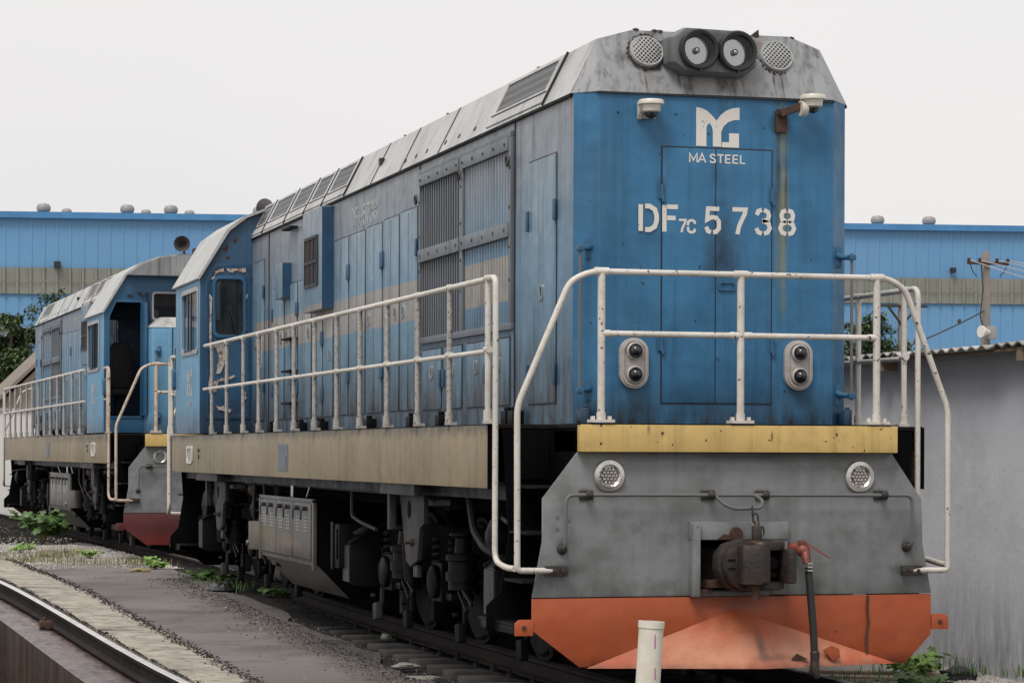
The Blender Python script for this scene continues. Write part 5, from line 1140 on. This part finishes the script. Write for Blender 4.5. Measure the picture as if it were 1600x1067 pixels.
def tree(loc, h, cw, ch, cz, n, leaf, label, seed, mat, limbs=7, bare=0.):
    rr = random.Random(seed); root = base('tree', loc, label, 'tree'); L0 = Vector(loc); tr = B(); cr_ = B()
    tr.tube([L0, L0 + Vector((.1, 0, h * .3)), L0 + Vector((0, .1, h * .6)), L0 + Vector((.1, 0, h * .85))], [.16, .13, .09, .04], 8)
    cs = []
    for i in range(limbs):
        a = 2 * math.pi * i / limbs + rr.uniform(-.3, .3); z0 = h * rr.uniform(.3, .6); e = L0 + Vector((math.cos(a) * cw * rr.uniform(.5, .9), math.sin(a) * cw * rr.uniform(.5, .9), cz + ch * rr.uniform(-.5, .9)))
        s0 = L0 + Vector((0, 0, z0)); m = s0 + (e - s0) * .5 + Vector((0, 0, .2)); tr.tube([s0, m, e], [.06, .04, .015], 6)
        for t in (.55, .8, 1.0): cs.append(s0 + (e - s0) * t + Vector((rr.uniform(-.3, .3), rr.uniform(-.3, .3), rr.uniform(-.1, .35))))
    cs.append(L0 + Vector((0, 0, h * .92)))
    for c in cs:
        R_ = rr.uniform(.35, .62) * cw * .55
        sub = [c + Vector((rr.gauss(0, 1), rr.gauss(0, 1), rr.gauss(0, .6))) * R_ * .6 for _ in range(7)]
        for k in range(n // len(cs)):
            p = rr.choice(sub) + Vector((rr.gauss(0, 1), rr.gauss(0, 1), rr.gauss(0, .7))) * R_ * .28
            leafm(cr_, p, (rr.uniform(-1, 1), rr.uniform(-1, 1), rr.uniform(-.5, .5)), leaf * rr.uniform(.6, 1.3), leaf * .5)
    tr.done('trunk', 'bark', root); cr_.done('crown', mat, root, smooth=1, recalc=False); return root
tree((.1, 62, -.2), 6.2, 1.35, 1.5, 4.7, 20000, .19, 'bushy dark green tree at the left behind the farther locomotive and shed', 11, 'leaf_dark')
tree((-.9, 59, -.2), 3.6, .9, .9, 2.5, 8000, .16, 'dark low tree at the left edge, below the bushy one', 12, 'leaf_dark')
tree((2.0, 66, -.2), 7.2, 1.2, 1.1, 5.7, 4500, .14, 'loose feathery tree whose top shows above the roof of the farther locomotive', 13, 'leaf_mid')
tree((27.1, 60, -.2), 6.2, 1.35, 1.4, 4.7, 14000, .17, 'dark green tree right beside the nose of the near locomotive', 14, 'leaf_dark')
tree((28.7, 62, -.2), 5.6, 1.2, 1.1, 4.3, 12000, .17, 'rounder green tree behind the stair rail on the right', 15, 'leaf_mid')

# ---------------------------------------------------------------- grey rendered building on the right
bl = base('store_building', (5.4, 5, -.3), 'low grey rendered building with a ragged corrugated roof along the right of the track', 'building')
B().box(3.40, 8.0, -4.0, 19.0, -.8, 2.452).done('wall', 'render_m', bl)
cb = B(); ny = 300; y0, y1 = -4.2, 19.3
vs = []; rr = random.Random(3)
ph = [rr.uniform(-.03, .03) for _ in range(30)]
def rz_(y, x): return 2.478 + .017 * math.sin(2 * math.pi * y / .19) + .02 * ph[int((y + 5) / .95) % 30] / .03 * .5 + (x - 3.2) * .02
for k in (0, 1):
    for i in range(ny * 2 + 1):
        y = y0 + (y1 - y0) * i / (ny * 2); e = 3.17 + ph[int((y + 5) / .95) % 30] * 1.2
        for x in (e, 4.6, 6.2, 8.2): vs.append((x, y, rz_(y, x) - k * .012))
m = 4; N_ = ny * 2 + 1; fs = []
for k in (0, 1):
    o_ = k * N_ * m
    fs += [(o_ + i * m + j, o_ + i * m + j + 1, o_ + (i + 1) * m + j + 1, o_ + (i + 1) * m + j) for i in range(N_ - 1) for j in range(m - 1)]
fs += [(i * m, (i + 1) * m, (i + 1) * m + N_ * m, i * m + N_ * m) for i in range(N_ - 1)]
cb.add(vs, fs).done('roof', 'asbestos', bl, recalc=False, smooth=50)
rb_ = B()
for y in (2.1, 4.9, 7.7, 10.5): rb_.box(3.2, 3.399, y, y + .07, 2.34, 2.42)
rb_.box(3.22, 3.27, -4.1, 19.2, 2.425, 2.45)
rb_.done('purlin', 'wood_plank', bl)
cx_ = B()
for y in (2.0,): cx_.tube([(3.36, y, 2.3), (3.36, y, 2.1), (3.37, y + .02, 1.9)], .03, 6)
cx_.done('drain_stub', 'seal', bl)

# ---------------------------------------------------------------- blue steel hall in the background
fl = base('steel_hall', (30, 110, 0), 'long blue corrugated steel hall with a grey translucent strip across the background', 'building')
ang = math.atan2(8, -50)     # the wall runs from (53.3,100) to (3.3,108)
P1 = Vector((53.3, 100, 0)); U = Vector((-50, 8, 0)).normalized(); Nn = Vector((-U.y * -1, 0, 0))
Nn = Vector((-.158, -.987, 0)).normalized()
def fw(b, t0, t1, z0, z1, d0=0., d1=.12):
    q = [P1 + U * t + Nn * d for t, d in ((t0, d0), (t1, d0), (t1, d1), (t0, d1))]
    return b.add([(p.x, p.y, z) for z in (z0, z1) for p in q], [(3, 2, 1, 0), (4, 5, 6, 7), (0, 1, 5, 4), (1, 2, 6, 5), (2, 3, 7, 6), (3, 0, 4, 7)])
T0, T1 = -60, 110
def clad(z0, z1, nm, mt, pitch, depth, d):
    b = B(); t = T0; prof = []
    while t < T1:
        prof += [(t, d), (t + pitch * .70, d), (t + pitch * .76, d + depth), (t + pitch * .94, d + depth)]; t += pitch
    vs = []
    for z in (z0, z1):
        for a, c in prof: p = P1 + U * a + Nn * c; vs.append((p.x, p.y, z))
    n = len(prof); b.add(vs, [(i, i + 1, i + 1 + n, i + n) for i in range(n - 1)])
    return b.done(nm, mt, fl, recalc=False, smooth=10)
clad(9.12 + 1.20, 12.75, 'upper_cladding', 'cladding', .62, .028, 0); clad(-.5, 9.14, 'lower_cladding', 'cladding', .62, .028, 0)
clad(9.10, 10.36, 'skylight_strip', 'skylight', .62, .10, .10)
seam = B(); t = T0
while t < T1: fw(seam, t, t + .04, 9.12, 10.36, .2, .215); t += 2.48
fw(seam, T0, T1, 9.70, 9.74, .2, .214)
seam.done('strip_battens', 'skylight', fl)
b = B(); fw(b, T0, T1, 12.72, 13.02, -.2, .30); b.done('eaves_flashing', 'cladding_dark', fl)
b = B()
q0, q1 = P1 + U * T0, P1 + U * T1
b.add([(q0.x, q0.y, 12.75), (q1.x, q1.y, 12.75), (q1.x - Nn.x * 60, q1.y - Nn.y * 60, 12.75), (q0.x - Nn.x * 60, q0.y - Nn.y * 60, 12.75)], [(0, 1, 2, 3)]).add([(q0.x, q0.y, -.5), (q1.x, q1.y, -.5), (q1.x - Nn.x * 60, q1.y - Nn.y * 60, -.5), (q0.x - Nn.x * 60, q0.y - Nn.y * 60, -.5), (q0.x, q0.y, 12.75), (q1.x, q1.y, 12.75), (q1.x - Nn.x * 60, q1.y - Nn.y * 60, 12.75), (q0.x - Nn.x * 60, q0.y - Nn.y * 60, 12.75)], [(1, 2, 6, 5), (2, 3, 7, 6), (3, 0, 4, 7)])
b.done('roof_slab', 'cladding_dark', fl)
for t in (48.5, 47.4, 44.5, 43.6, 42.4, 41.5, 38.1, 37.3, 7.2, 4.55):
    p = P1 + U * t - Nn * 1.2; zb = 12.75
    big = t in (48.5, 44.5, 42.4, 38.1, 7.2, 4.55); k = .78 if big else .56
    v = B().lathe([(.30 * k, 0), (.30 * k, .50 * k), (.40 * k, .56 * k), (.44 * k, .68 * k), (.43 * k, .84 * k), (.34 * k, .98 * k), (.10, 1.04 * k), (0, 1.04 * k)], (p.x, p.y, zb), (0, 0, 1), 20)
    v.done('roof_ventilator', 'vent_metal', fl)
b = B(); fw(b, 49.0, 56, 5.9, 7.45, .10, .13); wfr = b.done('window_band', 'win_dark', fl)
b = B()
for t in (49.0, 50.1, 51.2, 52.3, 53.4): fw(b, t, t + .12, 5.9, 7.45, .135, .18)
fw(b, 49, 56, 5.85, 5.95, .135, .2); fw(b, 49, 56, 7.4, 7.5, .135, .2)
b.done('window_frames', 'vent_metal', wfr)
b = B(); fw(b, 47.6, 47.62 + .28, 10.35, 10.65, .1, .45); b.done('wall_lamp', 'seal', fl)
b = B(); fw(b, 3.6, 3.85, 10.63, 10.88, .1, .40); b.done('wall_lamp', 'seal', fl)

# ---------------------------------------------------------------- poles, speaker, wires
pl = base('utility_pole', (19.13, 35, -.2), 'tall square concrete pole with four insulators on a crossarm, at the right', 'utility pole')
B().loft([[(19.13 + a * w_, 35 + c * w_, z) for a, c in ((-1, -1), (1, -1), (1, 1), (-1, 1))] for z, w_ in ((-.3, .10), (6.05, .068))]).done('pole', 'pole_m', pl, bev=.01)
B().box(18.62, 19.62, 34.86, 34.90, 5.76, 5.82).done('crossarm', 'rust', pl)
for x in (18.66, 18.92, 19.34, 19.6):
    B().lathe([(.03, 0), (.045, .02), (.03, .04), (.045, .06), (.02, .09), (0, .09)], (x, 34.88, 5.82), (0, 0, 1), 10).done('insulator', 'rust', pl)
B().tube([(18.95, 34.87, 5.8), (19.0, 34.86, 5.2), (18.92, 34.85, 4.6), (19.02, 34.85, 4.35)], .015, 5, fillet=.1).tube([(18.68, 34.87, 5.8), (18.75, 34.87, 5.6), (18.85, 34.87, 5.5)], .012, 5).tube([(19.6, 34.87, 5.8), (19.5, 34.87, 5.6), (19.4, 34.87, 5.5)], .012, 5).done('down_lead', 'cable_m', pl)
ls = base('loudspeaker', (19.0, 34.8, 4.2), 'white horn loudspeaker hanging on the concrete pole', 'loudspeaker')
B().lathe([(.13, 0), (.135, .02), (.08, .14), (.05, .24), (.0, .26)], (18.84, 34.65, 4.28), (.95, .25, -.05), 20).done('horn', 'white_paint', ls)
B().lathe([(.12, .01), (.06, .08), (.0, .09)], (18.84, 34.65, 4.28), (.95, .25, -.05), 20).done('horn_mouth', 'vent_grey', ls)
B().box(19.03, 19.24, 34.68, 34.84, 4.12, 4.40).done('driver_box', 'vent_metal', ls, bev=.02)
wires = [(18.66, 5.86, 30.0, 3.9, 'lowest and leftmost'), (18.92, 5.86, 32.5, 4.3, 'second'), (19.34, 5.86, 33, 4.9, 'third'), (19.6, 5.86, 34, 5.3, 'outermost')]
for x, z, x2, z2, nm in wires:
    pts = [(x + (x2 - x) * t, 34.88 - 2 * t, z + (z2 - z) * t - 1.1 * t * (1 - t) * 1.6) for t in [i / 14 for i in range(15)]]
    o = B().tube(pts, .011, 5).done('power_line', 'wire_m')
    tag(o, {'lowest and leftmost': 'pale wire from the outer left insulator of the crossarm', 'second': 'pale wire from the inner left insulator of the crossarm', 'third': 'pale wire from the inner right insulator of the crossarm', 'outermost': 'pale wire from the outer right insulator of the crossarm'}[nm], 'wire', 'wires leaving the crossarm')
pts = [(16.05 + 3.0 * t, 35 - .1 * t, 3.55 + 1.2 * t - .35 * t * (1 - t)) for t in [i / 12 for i in range(13)]]
tag(B().tube([(14.5, 35.5, 2.9)] + pts, .016, 5).done('service_cable', 'cable_m'), 'dark sagging cable rising from the roof edge to the concrete pole', 'cable')
for k, t in enumerate((.45, .8)):
    tag(B().lathe([(0, 0), (.04, .03), (.04, .09), (0, .12)], (16.05 + 3 * t, 34.95, 3.55 + 1.2 * t - .35 * t * (1 - t)), (.3, 0, 1), 8).done('cable_clip', 'rust'), ('brown clip lower on the sagging dark cable', 'brown clip high on the sagging dark cable')[k], 'clip')
p2 = base('utility_pole', (28.0, 61, -.2), 'distant pole with a short braced crossarm among the trees on the right', 'utility pole')
B().cyl((28.0, 59, -.2), (28.0, 59, 6.45), .13, .10, n=10).done('pole', 'pole_m', p2)
B().box(27.2, 28.85, 58.85, 58.93, 6.28, 6.36).beam((27.5, 58.89, 6.3), (28.0, 58.89, 5.7), .06, .06).beam((28.5, 58.89, 6.3), (28.0, 58.89, 5.7), .06, .06).done('crossarm', 'iron', p2)

# ---------------------------------------------------------------- shed and white wall at the left edge
sh = base('shed', (1.5, 55, -.2), 'small beige shed with a brown sloping roof at the far left', 'shed')
B().prism([(-.75, -.3), (3.2, -.3), (3.2, 4.9), (1.2, 4.9), (-.75, 3.0)], 'y', 52, 57).done('wall', 'shed_wall', sh)
B().prism([(-1.05, 2.95), (1.25, 5.2), (3.5, 5.2), (3.5, 5.1), (1.25, 5.08), (-1.05, 2.83)], 'y', 51.6, 57.4).done('roof', 'shed_roof', sh)
ww = base('boundary_wall', (-4, 50, -.2), 'white painted boundary wall at the far left edge', 'wall')
B().box(-9, .4, 49.9, 50.1, -.3, 2.60).done('panel', 'white_wall', ww)
B().box(-9.05, .45, 49.85, 50.15, 2.605, 2.68).done('coping', 'vent_grey', ww)

# ---------------------------------------------------------------- small things
pp = base('plastic_pipe', (-2.70, -6, -.2), 'cut white plastic pipe standing upright in front of the locomotive', 'pipe')
B().lathe([(.054, 0), (.054, 1.03), (.058, 1.033), (.058, 1.062), (.047, 1.062), (.046, .9), (.046, .5)], (-2.765, -6, -.21), (.06, 0, 1), 40).done('tube', 'pvc', pp)
W('tape', (.40, .13, .26), .6, var=.2, bump=0)
tp = B()
for a, z, l in ((-85, .735, .06), (-75, .60, .05), (-100, .52, .06)): 
    aa = R(a); c = Vector((-2.765 + .06 * (z + .21), -6, z)); r_ = .0548
    tp.add([c + Vector((math.cos(aa + d) * r_, math.sin(aa + d) * r_, k)) for d, k in ((-.07, 0), (.07, 0), (.05, l), (-.05, l))], [(0, 1, 2, 3)])
tp.done('tape_scrap', 'tape', pp, recalc=False)
rr = random.Random(5)
def crumple(name, loc, r_, sq, mat, label, cat, seed):
    rr = random.Random(seed); b = B().ball((0, 0, 0), r_, 12, sq)
    b.v = [v * rr.uniform(.7, 1.25) + Vector(loc) for v in b.v]; tag(b.done(name, mat, None, smooth=15), label, cat)
crumple('rubbish_bag', (-1.42, 13.2, -.03), .13, (1.3, 1, .65), 'plastic_black', 'shiny black plastic bag at the edge of the asphalt', 'bag', 1)
crumple('paper_scrap', (-1.42, 4.0, -.18), .10, (1.2, .7, .28), 'paper', 'crumpled grey scrap of paper on the asphalt edge near the sleepers', 'litter', 2)
crumple('paper_scrap', (-1.5, 3.05, -.19), .11, (1.3, .7, .12), 'paper', 'flat pale scrap lying closest to the camera on the asphalt edge', 'litter', 3)
crumple('cloth_rag', (-1.0, 6.5, -.12), .08, (.6, 1.6, .4), 'paper', 'grey rag lying over the sleepers under the bogie', 'rag', 4)
crumple('rock', (2.98, 2.75, -.24), .12, (1.4, .9, .6), 'under_grey', 'dark stone at the foot of the grey wall', 'stone', 5)
crumple('rock', (-1.75, 17.9, -.02), .10, (1.5, .9, .4), 'straw', 'pale brown stone at the far end of the asphalt', 'stone', 6)
pk = base('wooden_plank', (2.1, 2.9, -.25), 'old wooden planks lying in the gravel behind the plow', 'plank')
B().beam((1.75, 3.0, -.205), (2.75, 2.62, -.215), .07, .03).done('plank', 'wood_plank', pk, bev=.004)
B().beam((1.72, 2.9, -.235), (2.72, 2.5, -.245), .05, .02).done('plank', 'wood_plank', pk, bev=.004)
tag(B().box(-3.05, -2.87, 2.1, 2.45, -.2, -.14).done('rusty_cover', 'rust', None, bev=.02), 'rusty iron cover at the edge of the concrete strip', 'cover')
